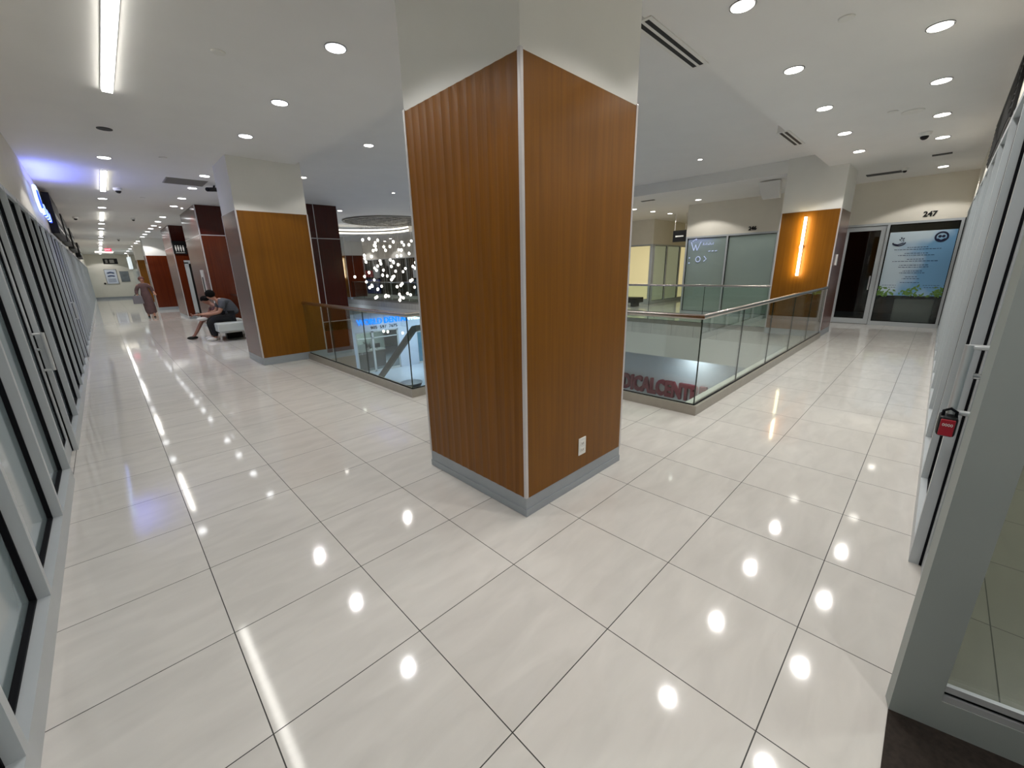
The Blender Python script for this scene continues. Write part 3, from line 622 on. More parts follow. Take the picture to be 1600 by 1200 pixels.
# ------------------------------------------------------------------ ceiling fixtures
def spot(parent, loc, watts, col=(1, .95, .87), size=126, blend=.18, rad=.05):
    l = bpy.data.lights.new('lamp_light', 'SPOT'); l.energy = watts; l.color = col; l.spot_size = math.radians(size); l.spot_blend = blend; l.shadow_soft_size = rad
    o = bpy.data.objects.new('lamp_light', l); COL.objects.link(o); link_to(o, loc, parent); return o
def downlight_proto(loc, z, watts, lampm, col, r=0.078):
    t = thing('downlight', (loc[0], loc[1], z), '', 'ceiling light')
    x, y = loc
    MB().lathe((x, y, z - 0.006), [(r + .004, 0.004), (r + .012, 0.0), (r + .012, .0055)], 28).build('rim', 'shadowgap', t)
    MB().cyl((x, y, z - .009), (x, y, z - .006), r, 28).build('lens', lampm, t)
    spot(t, (x, y, z - 0.03), watts, col); return t
def row(points, z, watts, lampm, col, fmt, grp, r=0.078):
    p = None
    for i, (x, y) in enumerate(points):
        if p is None: p = downlight_proto((x, y), z, watts, lampm, col, r); o = p; base = (x, y)
        else: o = copy_tree(p, (x - base[0], y - base[1], 0))
        tag(o, fmt % ORD[i], 'ceiling light', grp)
WARM = (1, .97, .93); NEUT = (1, .985, .975)
row([(1.72, y) for y in (2.57, 4.12, 5.65, 8.78, 10.28, 11.88, 13.42, 16.2, 17.7, 19.2, 20.5, 22.0, 23.45, 25.0, 28.2, 29.9, 32.8, 36.0, 39.0, 42.6)], H, P_DOWN, 'lampw', NEUT, 'round downlight beside the left corridor columns, farthest ones added, %s from the camera', 'left corridor downlights')  # farthest lamps of the row are added to brighten the corridor end
row([(.335, y) for y in (1.2, -.9, -2.6, 8.2, 12.95, 14.7, 19.3, 21.3, 25.8, 27.8, 32.3, 34.3, 38.8, 43.9)], H, P_DOWN, 'lampw', NEUT, 'round downlight in line with the left corridor linear lights, some added, %s of its row', 'left corridor centre downlights')  # rearmost lamp and farthest ones are added to brighten frames and end wall
row([(x, .015) for x in (3.70, 5.22, 6.75, 8.25, 9.75)], H, P_DOWN, 'lamp', WARM, 'round downlight nearest the atrium in the right corridor, %s from the camera', 'right corridor inner downlights')
row([(x, -1.0) for x in (2.2, 3.72, 5.23, 6.75, 8.27, 9.75, 12.74)], H, P_DOWN, 'lamp', WARM, 'round downlight close to the right storefront, %s from the camera', 'right corridor outer downlights')
row([(12.1, 1.9), (12.86, 4.0), (13.1, 6.2), (14.2, 6.1), (15.3, 6.0), (12.2, 9), (12.2, 13), (12.2, 17), (12.2, 21), (12.2, 25), (12.2, 29), (12.9, 23), (12.9, 27)], H, P_DOWN, 'lamp', WARM, 'round downlight across the atrium, some added, %s counted leftwards from the lit column', 'far side downlights')  # evenly spaced ones along the far gallery are hidden lamps added for light
row([(3.65, 5.9), (3.63, 9.1), (6.35, 13.7)], HV, P_DOWN * .75, 'lamp', WARM, 'round downlight in the raised atrium ceiling, %s from the near column', 'atrium ceiling downlights', r=.075)
row([(6.15, 9.6), (9.25, 2.55), (6.0, 4.6), (8.6, 9.0), (8.0, 5.6)], HV, P_DOWN * 1.6, 'lamp', WARM, 'tiny bright spotlight in the raised atrium ceiling, some added, %s of five', 'small atrium spotlights', r=.04)  # all but the first pair are added out of sight to light the atrium
row([(3.2, -3.0), (5.2, -3.0)], H, P_DOWN * 2.6, 'lamp', NEUT, 'added unseen downlight inside the shop behind the right storefront, %s from the entrance', 'added shop downlights')  # unseen lamps added to brighten the floor behind the entrance glass
# wall washers on the red boxes
for k, (yy, lab) in enumerate(((13.75, 'small wall washer shining down the side of the box behind the man'), (19.7, 'small wall washer shining down the side of the washroom box'))):
    t = thing('wall_washer', (1.95, yy, H), lab, 'ceiling light'); MB().cyl((1.93, yy, H - .012), (1.93, yy, H - .001), .022, 16).build('lens', 'lampw', t); spot(t, (1.93, yy, H - .03), 14, WARM, 50, .6, .02)
# linear ceiling lights
def linear(y0, y1, label, x0=.295, x1=.375, wat=34):
    t = thing('linear_light', ((x0 + x1) / 2, (y0 + y1) / 2, H), label, 'ceiling light', 'linear lights of the left corridor')
    MB().box(x0 - .008, x1 + .008, y0 - .008, y1 + .008, H - .012, H - .0005).build('housing', 'alu', t)
    MB().box(x0, x1, y0, y1, H - .03, H - .012).build('diffuser', 'led', t)
linear(2.36, 4.86, 'long white linear ceiling light at the upper left, nearest the camera')
for k, (a, c) in enumerate(((9.28, 11.62), (15.75, 18.1), (22.4, 24.7), (29.0, 31.2), (35.5, 37.5))): linear(a, c, 'white linear ceiling light down the left corridor, %s after the nearest one' % ORD[k], wat=26)
for k, yy in enumerate((40.0, 41.3)):
    t = thing('linear_light', (.5, yy, H), 'crosswise white ceiling strip near the corridor end wall, %s of two' % ORD[k], 'ceiling light'); MB().box(.05, 1.0, yy - .12, yy + .12, H - .03, H - .001).build('diffuser', 'ring', t)
# unlit speaker disc, detectors, sprinklers, cameras
tag(MB().lathe((.329, 6.43, H - .008), [(.07, .002), (.078, 0), (.078, .0075)], 28).build('ceiling_speaker', 'shadowgap'), 'dark round disc in the ceiling after the nearest linear light', 'speaker')
for k, (x, y, lab) in enumerate(((1.01, 3.29, 'small round white ceiling cap left of the nearest downlight'), (1.01, 7.66, 'small round ceiling cap above the second column'), (4.49, -.49, 'small white round cap between the right corridor downlight rows'), (7.6, -.56, 'flat grey cap ahead of the right corridor dome camera'), (1.03, 12.3, 'small round ceiling cap after the second linear light'))):
    tag(MB().lathe((x, y, H - .012), [(.045, 0), (.055, .004), (.055, .0115)], 20).build('smoke_detector', 'wall'), lab.replace('cap', 'detector'), 'detector')
tag(MB().lathe((7.8, -.74, H - .01), [(.10, 0), (.115, .004), (.115, .0095)], 28).build('ceiling_speaker', 'wall'), 'large pale round speaker plate in the right corridor ceiling', 'speaker')
def dome(x, y, label, r=.07):
    t = thing('dome_camera', (x, y, H), label, 'camera'); MB().lathe((x, y, H - .05), [(r * .9, 0), (r * 1.1, .02), (r * 1.1, .049)], 20).build('housing', 'white', t, smooth=True); MB().ball((x, y, H - .055), r * .72, 1, 1, .9).build('lens_dome', 'blk', t, smooth=True)
dome(.56, 11.2, 'dome security camera beside the second linear light'); dome(9.2, -.82, 'dome security camera over the right corridor'); dome(12.3, -.45, 'small dome camera near the 247 storefront', .05)
dome(-.25, 17.5, 'small dark dome camera near the far signs', .06); dome(1.05, 17.0, 'dark ceiling dome between the corridor lights', .05); dome(.95, 27, 'small dark ceiling dome far down the left corridor', .05)
t = thing('bullet_camera', (2.0, 9.7, H), 'black bullet camera beside the second column', 'camera'); MB().cyl((2.06, 9.75, H - .07), (1.84, 9.45, H - .13), .04, 14).build('body', 'blk', t); MB().cyl((2.0, 9.68, H - .06), (2.02, 9.7, H), .015, 8).build('bracket', 'blk', t)
t = thing('return_air_grille', (1.52, 9.62, H), 'grey square return air grille in the left corridor ceiling', 'vent'); MB().box(1.19, 1.85, 9.3, 9.93, H - .01, H - .001).build('plate', 'grille', t)
g = MB()
for k in range(14): g.box(1.21, 1.83, 9.32 + k * .043, 9.335 + k * .043, H - .016, H - .01)
g.build('louvres', 'grille', t)
def slot_vent(x0, x1, y, label, wdt=.17):
    t = thing('slot_vent', ((x0 + x1) / 2, y, H), label, 'vent'); MB().box(x0, x1, y - wdt / 2, y + wdt / 2, H - .008, H - .001).build('border', 'wall', t); MB().box(x0 + .02, x1 - .02, EY + .001, y + wdt / 2 - .01, H - .001, H + .25).build('duct', 'ceil', t)
    for s in (-1, 1): MB().box(x0 + .03, x1 - .03, y + s * .032 - .018, y + s * .032 + .018, H - .0095, H - .0075).build('slot', 'blk', t)
slot_vent(3.3, 4.42, .615, 'black double slot air vent at the top beside the big column'); slot_vent(7.42, 8.40, .62, 'second black double slot air vent further along the atrium edge')
tag(MB().box(12.5, 12.75, -.38, .2, H - .01, H - .001).build('ceiling_vent', 'shadowgap'), 'narrow dark vent in the ceiling before unit 247', 'vent'); tag(MB().box(11.2, 11.33, -1.12, -.86, H - .01, H - .001).build('ceiling_vent', 'shadowgap'), 'short dark vent near the right storefront end', 'vent')
tag(MB().box(11.7, 11.8, 4.8, 5.2, H - .01, H - .001).build('ceiling_vent', 'shadowgap'), 'small dark vent in the ceiling across the atrium', 'vent')
# wall mounted speaker box over 246
t = thing('wall_speaker', (13.5, 1.75, 3.0), 'white corner speaker high beside the lit column', 'speaker'); MB().prism([(11.3, 1.55, 3.38), (11.3, 2.0, 3.38), (11.55, 1.95, 3.05), (11.55, 1.6, 3.05)], (.15, 0, .0)).build('cabinet', 'wall', t)
# sconces
def sconce(x, y, z0, z1, label):
    t = thing('wall_sconce', (x, y, z0), label, 'wall light')
    MB().cyl((x - .045, y, z0), (x - .045, y, z1), .026, 14).build('tube', 'amber', t); MB().box(x - .03, x - .0005, y - .018, y + .018, z0 + .05, z1 - .05).build('backplate', 'trim', t); MB().box(x - .075, x - .02, y - .03, y + .03, (z0 + z1) / 2 - .03, (z0 + z1) / 2 + .03).build('clip', 'trim', t)
    l = bpy.data.lights.new('lamp_light', 'AREA'); l.shape = 'RECTANGLE'; l.size = .05; l.size_y = z1 - z0; l.energy = 6; l.color = (1, .82, .52)
    o = bpy.data.objects.new('lamp_light', l); COL.objects.link(o); link_to(o, (x - .11, y, (z0 + z1) / 2), t); o.rotation_euler = (PI / 2, 0, -PI / 2)
sconce(10.75, .83, 1.30, 2.49, 'vertical amber tube light on the wood column near unit 247'); sconce(10.75, 24.6, 1.3, 2.45, 'vertical amber tube light on the far column behind the hanging bulbs')
tag(MB().box(11.05, 11.15, .235, .2545, 1.5, 1.72).build('wall_switch', 'white'), 'small white switch plate on the side of the lit wood column', 'switch')
t = thing('wall_outlet', (2.16, .25, .24), 'white duplex power outlet low on the big wood column', 'outlet'); MB().box(2.118, 2.203, .246, .2535, .248, .38).build('plate', 'white', t, bevel=.003)
for z in (.285, .335): 
    MB().box(2.138, 2.182, .2435, .2465, z - .014, z + .018).build('socket', 'wall', t)
    g = MB(); g.box(2.150, 2.153, .2425, .2437, z - .004, z + .008); g.box(2.167, 2.170, .2425, .2437, z - .004, z + .008); t['kind_'] = 1; g.build('slot', 'blk', t)
del t['kind_']
# ------------------------------------------------------------------ left wall signs
t = thing('neon_sign', (-.58, 9.9, 2.6), 'glowing blue neon sign high on the left wall', 'sign')
r = random.Random(11); X = -.56
def tubeg(P, m, nm, rr=.016): MB().tube([(X, a_, c_) for a_, c_ in P], rr, 8).build(nm, m, t, smooth=True)
tubeg([(9.28 + .33 * math.cos(a_), 2.86 + .2 * math.sin(a_)) for a_ in [2 * PI * k / 16 for k in range(17)]], 'bluew', 'emblem_ring', .02)
tubeg([(9.08, 2.75), (9.28, 2.98), (9.48, 2.75)], 'blue', 'emblem_peak', .026)
yy = 9.72
for k in range(8):
    h = r.uniform(.13, .22); tubeg([(yy, 2.66), (yy, 2.66 + h), (yy + .11, 2.66 + h * .9), (yy + .12, 2.68)], 'blue' if k % 2 else 'bluew', 'neon_tube'); yy += .21
l = bpy.data.lights.new('lamp_light', 'AREA'); l.shape = 'RECTANGLE'; l.size = .2; l.size_y = 1.8; l.energy = 10; l.color = (.16, .2, 1); o = bpy.data.objects.new('lamp_light', l); COL.objects.link(o); link_to(o, (-.5, 10.0, 3.08), t); o.rotation_euler = (0, -PI * .80, 0)
for k, (y0, y1, z0, z1, lab) in enumerate(((11.9, 14.6, 2.52, 3.32, 'large black sign box after the blue neon sign on the left wall'), (15.2, 17.6, 2.55, 3.25, 'second black sign box on the left wall'), (19, 22, 2.55, 3.2, 'third dark sign further down the left wall'), (25, 28, 2.5, 3.1, 'small dark sign far down the left wall'))):
    t = thing('sign_box', (-.5, (y0 + y1) / 2, z0), lab, 'sign', 'dark sign boxes on the left wall'); MB().box(-.62, -.50 + .01 * k, y0, y1, z0, z1).build('cabinet', 'blk', t); g = MB(); g.box(-.50 + .01 * k, -.495 + .01 * k, y0 + .2, y1 - .2, z0 + .12, z0 + .18); g.box(-.50 + .01 * k, -.495 + .01 * k, y0 + .2, y1 - .6, z0 + .3, z0 + .42); g.build('lettering', 'frostl', t)
tag(MB().box(-.63, -.6, 3.6, 5.2, 2.88, 3.02).build('wall_sign', 'blk'), 'dark sign at the left picture edge above the storefront', 'sign')
# right wall vents
t = thing('wall_vent', (6.8, -1.54, 2.75), 'long black slatted vent high on the right wall', 'vent'); MB().box(5.7, 8.6, -1.559, -1.535, 2.72, 3.25).build('frame', 'blk', t)
g = MB()
for k in range(10): g.box(5.75, 8.55, -1.535, -1.525, 2.75 + k * .05, 2.765 + k * .05)
g.build('louvres', 'shadowgap', t)
# ------------------------------------------------------------------ end of left corridor
t = thing('exit_sign', (.6, 33.5, 3.1), 'red exit sign hanging from the ceiling of the left corridor', 'sign'); MB().box(.46, .76, 33.5, 33.56, 3.12, 3.30).build('housing', 'exit', t); MB().cyl((.59, 33.53, 3.32), (.59, 33.53, H), .01, 8).build('stem', 'white', t)
text_mesh('EXIT', .12, .004, ((.59, 33.49, 3.22), (1, 0, 0), (0, 0, 1)), 'lettering', mat('exit_letter', (255, 225, 230), .5, emit=(255, 235, 235), es=1.0), t)
t = thing('hanging_sign', (.7, 44.5, 2.6), 'black directory sign hanging before the end wall', 'sign'); MB().box(.35, 1.15, 42.5, 42.58, 2.62, 3.02).build('plate', 'blk', t); g = MB(); g.box(.47, .6, 42.49, 42.5, 2.7, 2.94); g.box(.7, .95, 42.49, 42.5, 2.7, 2.94); g.build('lettering', 'grille', t); MB().cyl((.5, 42.54, 3.02), (.5, 42.54, H), .01, 6).build('rod', 'trim', t); MB().cyl((1.0, 42.54, 3.02), (1.0, 42.54, H), .01, 6).build('rod', 'trim', t)
def exw(t):
    g = MB()
    for z in (2.0, 1.75): g.tube([(.42, YE - .05, z), (.62, YE - .05, z + .06), (.82, YE - .05, z)], .05, 6)
    for k in range(3): g.box(.4, .85, YE - .05, YE - .04, 1.32 + k * .1, 1.35 + k * .1)
    g.build('print', mat('slate_blue_ink', (84, 98, 130), .5), t)
t = thing('framed_poster', (.62, YE - .03, 1.18), 'white framed poster with grey blue waves on the corridor end wall', 'poster'); MB().box(.3, .96, YE - .04, YE, 1.18, 2.26).build('sheet', mat('poster_white', (214, 220, 232), .5), t); exw(t)
g = MB(); g.box(.27, .3, YE - .05, YE, 1.15, 2.29); g.box(.96, .99, YE - .05, YE, 1.15, 2.29); g.box(.27, .99, YE - .05, YE, 1.15, 1.18); g.box(.27, .99, YE - .05, YE, 2.26, 2.29); g.build('frame', 'grille', t)
t = thing('framed_poster', (1.4, YE - .03, 1.28), 'smaller dark grey picture right of the white poster on the end wall', 'poster'); MB().box(1.15, 1.68, YE - .04, YE, 1.3, 2.12).build('sheet', mat('grey_picture', (112, 118, 122), .5, noise=.3, nscale=3), t)
t = tag(MB().cyl((.15, YE - .03, 1.2), (.15, YE, 1.2), .07, 14).build('wall_button', 'blk'), 'black round button on the end wall', 'button')
t = thing('hanging_sign', (1.75, 37, 2.4), 'white lit blade sign at the far right of the left corridor', 'sign'); MB().box(1.6, 1.75, 38.5, 40.2, 2.2, 3.0).build('plate', mat('lit_white', (220, 228, 232), .5, emit=(230, 240, 245), es=.5), t); MB().cyl((1.68, 39.3, 3.0), (1.68, 39.3, H), .012, 6).build('rod', 'trim', t)
WN[0] += 1
f = MB(); f.box(1.95, 2.0, 36.0, 44.9, 0, 2.2); o = f.build('window_%d' % WN[0], 'frostl'); struct(o, 'pale glazed partition at the far right end of the left corridor', 'window')

# ------------------------------------------------------------------ bench
t = thing('bench', (2.3, 11.3, 0), 'pale upholstered bench with steel frame beside the second column', 'bench')
MB().box(1.70, 2.44, 10.75, 12.1, .24, .45).build('seat', 'seat', t, bevel=.025)
g = MB(); g.box(1.72, 2.42, 10.77, 12.08, .21, .24); g.build('seat_frame', 'chrome', t)
for x, y in ((1.72, 10.77), (2.39, 10.77), (1.72, 12.05), (2.39, 12.05)): MB().box(x, x + .03, y, y + .03, 0, .21).build('leg', 'chrome', t)
g = MB(); g.box(1.95, 2.3, 11.3, 11.5, .0, .205); g.build('centre_support', 'blk', t)

# ------------------------------------------------------------------ people
def skin_obj(name, chains, m, parent=None, sub=2, root=0):
    bm = bmesh.new(); lay = bm.verts.layers.skin.verify(); idx = {}
    for ch in chains:
        prev = None
        for p in ch:
            key = (round(p[0], 3), round(p[1], 3), round(p[2], 3))
            if key not in idx:
                v = bm.verts.new(key); rx = p[3]; ry = p[4] if len(p) > 4 else rx; v[lay].radius = (rx, ry); idx[key] = v
                if len(idx) == 1: v[lay].use_root = True
            v = idx[key]
            if prev is not None and prev is not v and not bm.edges.get((prev, v)): bm.edges.new((prev, v))
            prev = v
    me = bpy.data.meshes.new(name); bm.to_mesh(me); bm.free()
    tmp = bpy.data.objects.new(name, me); COL.objects.link(tmp)
    s = tmp.modifiers.new('skin', 'SKIN'); s.use_smooth_shade = True; s.branch_smoothing = .6
    q = tmp.modifiers.new('sub', 'SUBSURF'); q.levels = sub; q.render_levels = sub
    bpy.context.view_layer.update()
    nm = bpy.data.meshes.new_from_object(tmp.evaluated_get(bpy.context.evaluated_depsgraph_get())); bpy.data.objects.remove(tmp)
    for p in nm.polygons: p.use_smooth = True
    zs = [v.co.z for v in nm.vertices]; o0 = Vector((sum(v.co.x for v in nm.vertices) / len(nm.vertices), sum(v.co.y for v in nm.vertices) / len(nm.vertices), min(zs)))
    for v in nm.vertices: v.co -= o0
    nm.materials.clear(); nm.materials.append(MT[m] if isinstance(m, str) else m); nm.name = name
    o = bpy.data.objects.new(name, nm); COL.objects.link(o); link_to(o, o0, parent); return o
skin = mat('skin', (170, 122, 100), .5); skin2 = mat('skin_dark', (140, 98, 82), .5)
hairm = mat('black_hair', (12, 10, 10), .9, spec=.15)
def hand(P, dirv, side, L=.17):
    """palm, five fingers: chains starting at wrist P, pointing along dirv"""
    P = Vector(P); d = Vector(dirv).normalized(); s = Vector(side).normalized(); u = d.cross(s)
    out = []; palm = P + d * L * .45
    for k, (o_, l) in enumerate(((-.033, .40), (-.011, .48), (.011, .45), (.032, .36))):
        a = palm + s * o_ * .8; b_ = a + d * L * .16 - u * .004; c_ = a + d * L * l - u * .028; e_ = a + d * L * (l + .05) - u * .05
        out.append([(*P, .026, .02), (*palm, .034, .018), (*a, .012), (*b_, .0095), (*c_, .0085), (*e_, .007)])
    th = P + d * L * .18 + s * .03; out.append([(*P, .026, .02), (*th, .013), (*(th + d * .045 + s * .022), .010), (*(th + d * .07 + s * .02 - u * .01), .008)])
    return out
def head(c, facing, r=.1, m=skin):
    """chains for head above a neck; c=centre of skull"""
    c = Vector(c); f = Vector(facing).normalized(); u = Vector((0, 0, 1)) - f * f.z; u.normalize()
    return c, f, u
def face_parts(c, f, u, parent, m):
    s = f.cross(u)
    e = MB()
    for k in (-1, 1): e.ball(c + f * .088 + s * .032 * k + u * .0, .011, 1, 1, .7, 8, 6)
    e.build('eyes', 'blk', parent)
# seated man: grey shirt, black trousers, faces -x and leans forward
bx_, by_ = 2.12, 11.30
t = thing('person', (bx_, by_, .0), 'seated person in a grey shirt and black trousers leaning over a phone on the bench', 'person')
hc = Vector((1.76, 11.30, 1.12))
body = [[(2.16, 11.30, .56, .15, .17), (2.14, 11.30, .72, .135, .16), (2.06, 11.30, .88, .14, .17), (1.95, 11.30, .97, .10, .14), (1.87, 11.30, 1.01, .055), (1.81, 11.30, 1.07, .07, .075), (1.755, 11.30, 1.12, .095, .085), (1.72, 11.30, 1.16, .07)],
        [(1.755, 11.30, 1.12, .095, .085), (1.675, 11.30, 1.085, .04), ]]
for s in (-1, 1):
    body.append([(1.95, 11.30, .97, .10, .14), (1.97, 11.30 + s * .19, .93, .062), (1.86, 11.30 + s * .23, .70, .048), (1.66, 11.30 + s * .11, .66, .036), (1.60, 11.30 + s * .07, .66, .028)])
    for ch in hand((1.60, 11.30 + s * .07, .66), (-1, -s * .3, .05), (0, -s, 0)): body.append(ch)
    body.append([(2.16, 11.30, .56, .15, .17), (2.08, 11.30 + s * .12, .54, .095), (1.72, 11.30 + s * .14, .53, .07), (1.66, 11.30 + s * .14, .47, .06), (1.68, 11.30 + s * .14, .25, .05), (1.70, 11.30 + s * .14, .09, .038), (1.60, 11.30 + s * .14, .045, .035)])
bo = skin_obj('body', body, skin, t)
shirt = [[(2.17, 11.30, .58, .17, .19), (2.15, 11.30, .72, .165, .185), (2.07, 11.30, .88, .175, .20), (1.965, 11.30, .975, .145, .19), (1.895, 11.30, 1.005, .085)]]
for s in (-1, 1): shirt.append([(1.965, 11.30, .975, .145, .19), (1.972, 11.30 + s * .2, .935, .095), (1.90, 11.30 + s * .228, .78, .074)])
skin_obj('shirt', shirt, mat('charcoal_tee', (74, 76, 82), .9), t)
tr = [[(2.18, 11.30, .55, .17, .18)]]
for s in (-1, 1): tr.append([(2.18, 11.30, .55, .17, .18), (2.06, 11.30 + s * .12, .54, .108), (1.72, 11.30 + s * .14, .53, .085), (1.655, 11.30 + s * .14, .46, .078), (1.68, 11.30 + s * .14, .25, .07), (1.70, 11.30 + s * .14, .10, .066)])
skin_obj('trousers', tr, mat('black_trousers', (16, 16, 20), .9), t)
wsh = mat('white_shoe', (210, 208, 205), .5)
for s in (-1, 1):
    MB().ball((1.62, 11.30 + s * .14, .05), .055, 2.3, .85, .85).build('shoe', wsh, t, smooth=True)
MB().ball((1.775, 11.30, 1.15), .108, 1.0, .92, .95).build('hair', hairm, t, smooth=True)
face_parts(Vector((1.745, 11.30, 1.11)), Vector((-.9, 0, -.42)), Vector((-.42, 0, .9)), t, skin)
tag(MB().box(1.40, 1.47, 11.22, 11.38, .70, .712).build('phone', 'blk'), 'black phone held by the seated person in grey', 'phone')
# second seated person further back, bare legs crossed
t = thing('person', (2.05, 11.85, 0), 'seated person with bare crossed legs and patterned top behind the one in grey', 'person')
Y = 11.86
body = [[(2.05, Y, .55, .13, .15), (2.0, Y, .70, .115, .14), (1.90, Y, .82, .12, .15), (1.82, Y, .89, .05), (1.77, Y, .93, .065), (1.70, Y, .975, .09, .08), (1.68, Y, 1.03, .06)]]
for s in (-1, 1):
    body.append([(1.90, Y, .82, .12, .15), (1.88, Y + s * .17, .79, .052), (1.76, Y + s * .19, .62, .04), (1.56, Y + s * .09, .62, .03), (1.5, Y + s * .06, .62, .026)])
    for ch in hand((1.5, Y + s * .06, .62), (-1, -s * .3, 0), (0, -s, 0), .15): body.append(ch)
body.append([(2.05, Y, .55, .13, .15), (1.98, Y + .1, .53, .08), (1.66, Y + .1, .51, .06), (1.58, Y + .1, .45, .052), (1.46, Y + .06, .26, .043), (1.36, Y + .03, .11, .034), (1.28, Y + .03, .05, .03)])
body.append([(2.05, Y, .55, .13, .15), (1.98, Y - .1, .55, .08), (1.72, Y - .12, .60, .06), (1.66, Y - .12, .57, .052), (1.55, Y - .08, .52, .04), (1.50, Y - .05, .50, .032)])
skin_obj('body', body, skin2, t)
pl = mat('plaid_shirt', (92, 62, 66), .9, noise=.4, nscale=14)
shirt = [[(2.06, Y, .57, .145, .165), (2.0, Y, .70, .135, .16), (1.91, Y, .82, .135, .165), (1.86, Y, .86, .08)]]
for s in (-1, 1): shirt.append([(1.91, Y, .82, .135, .165), (1.885, Y + s * .175, .79, .068), (1.81, Y + s * .188, .69, .055)])
skin_obj('shirt', shirt, pl, t)
skin_obj('shorts', [[(2.06, Y, .55, .145, .165), (1.97, Y + .1, .53, .095), (1.78, Y + .1, .52, .085)], [(2.06, Y, .55, .145, .165), (1.97, Y - .1, .55, .095), (1.82, Y - .11, .58, .085)]], mat('dark_shorts', (34, 30, 34), .9), t)
MB().ball((1.30, Y + .03, .05), .05, 2.4, .85, .9).build('shoe', 'blk', t, smooth=True); MB().ball((1.56, Y - .17, .52), .05, 2.4, .85, .9).build('shoe', wsh, t, smooth=True)
MB().ball((1.72, Y, 1.01), .098, 1, .92, .85).build('hair', hairm, t, smooth=True); face_parts(Vector((1.685, Y, .97)), Vector((-.95, 0, -.3)), Vector((-.3, 0, .95)), t, skin2)
# walking woman with bag
t = thing('person', (1.1, 21.0, 0), 'walking person in a long mauve dress carrying a grey bag in the left corridor', 'person')
Y = 21.0
body = [[(1.10, Y, .88, .15, .12), (1.10, Y, 1.05, .115, .10), (1.09, Y, 1.22, .14, .10), (1.09, Y, 1.32, .09, .08), (1.09, Y, 1.38, .05), (1.085, Y, 1.44, .07), (1.08, Y - .01, 1.50, .085, .09), (1.08, Y, 1.56, .06)]]
for s, hx in ((-1, .84), (1, 1.38)):
    ex_ = 1.09 + s * .25; body.append([(1.09, Y, 1.32, .09, .08), (1.09 + s * .17, Y, 1.29, .055), (ex_, Y + .03, 1.05, .042), (hx, Y - .12, .88 + (.1 if s > 0 else 0), .032)])
    for ch in hand((hx, Y - .12, .88 + (.1 if s > 0 else 0)), (0, -.5, -.8), (-s, 0, 0), .15): body.append(ch)
    body.append([(1.10, Y, .88, .15, .12), (1.10 + s * .09, Y, .82, .09), (1.11 + s * .08, Y - s * .08, .48, .065), (1.12 + s * .08, Y - s * .12 + .02, .1, .038), (1.12 + s * .08, Y - s * .12 - .09, .04, .035)])
skin_obj('body', body, skin, t)
dr = [[(1.09, Y, 1.385, .065, .06), (1.09, Y, 1.31, .15, .12), (1.09, Y, 1.18, .155, .12), (1.10, Y, 1.02, .15, .12), (1.10, Y, .85, .185, .15), (1.12, Y, .55, .20, .17), (1.14, Y, .28, .20, .18), (1.15, Y, .12, .18, .17)]]
for s in (-1, 1): dr.append([(1.09, Y, 1.31, .15, .12), (1.09 + s * .17, Y, 1.285, .09), (1.09 + s * .25, Y + .02, 1.06, .062), (1.09 + s * .26, Y - .06, .95, .055)])
skin_obj('dress', dr, mat('mauve_dress', (96, 74, 74), .9, noise=.15, nscale=8), t)
MB().ball((1.08, Y + .025, 1.53), .098, 1, 1, 1.05).build('hair', mat('russet_hair', (92, 48, 40), .7), t, smooth=True); face_parts(Vector((1.08, Y - .02, 1.50)), Vector((0, -1, 0)), Vector((0, 0, 1)), t, skin)
for s in (-1, 1): MB().ball((1.12 + s * .08, Y - s * .12 - .05, .035), .04, .9, 2.2, .8).build('shoe', 'blk', t, smooth=True)
tb = thing('shoulder_bag', (.84, 20.85, .62), 'grey shoulder bag held by the walking person', 'bag'); MB().prism([(.66, 20.72, .58), (.98, 20.72, .58), (.95, 20.72, .90), (.68, 20.72, .90)], (0, .11, 0)).build('bag_body', mat('grey_bag', (118, 116, 122), .7), tb, bevel=.02); MB().tube([(.74, 20.78, .88), (.77, 20.80, .94), (.84, 20.84, .965), (.88, 20.80, .94), (.90, 20.78, .88)], .012, 8).build('strap', 'blk', tb)

# ------------------------------------------------------------------ chandelier
cc = (9.15, 15.5)
t = thing('pendant_chandelier', (cc[0], cc[1], HV), 'cluster of glowing glass bulbs hanging on thin cords from a round dark ceiling grid', 'chandelier')
g = MB(); v = []
for k in range(48):
    a = 2 * PI * k / 48; v.append([(cc[0] + rr * math.cos(a), cc[1] + rr * math.sin(a), HV - zz) for rr, zz in ((1.75, .05), (1.83, .05), (1.83, .002), (1.75, .002))])
for k in range(48):
    for q in range(4): g.quad(v[k][q], v[k][(q + 1) % 4], v[(k + 1) % 48][(q + 1) % 4], v[(k + 1) % 48][q])
bmesh.ops.remove_doubles(g.bm, verts=g.bm.verts, dist=1e-5)
g.build('canopy_ring', 'grille', t)
MB().cyl((cc[0], cc[1], HV - .012), (cc[0], cc[1], HV - .002), 1.76, 48).build('canopy_recess', 'blk', t)
g = MB()
for k in range(-3, 4):
    hw = math.sqrt(max(0, 1.74 ** 2 - (k * .5) ** 2)); g.box(cc[0] - hw, cc[0] + hw, cc[1] + k * .5 - .07, cc[1] + k * .5 + .07, HV - .020, HV - .014)
for k in range(-2, 3):
    hw = math.sqrt(1.74 ** 2 - (k * .6) ** 2); g.box(cc[0] + k * .6 - .02, cc[0] + k * .6 + .02, cc[1] - hw, cc[1] + hw, HV - .026, HV - .020)
g.build('lattice', 'grille', t)
r = random.Random(21); n = 0
fx = Vector((0.67014189, 0.69104523, 0)).normalized()
spots_ = []
while len(spots_) < 92:
    a = r.uniform(0, 2 * PI); q = 1.68 * math.sqrt(r.random()); z = r.uniform(.4, 3.0)
    if 1: spots_.append((cc[0] + q * math.cos(a), cc[1] + q * math.sin(a), z))
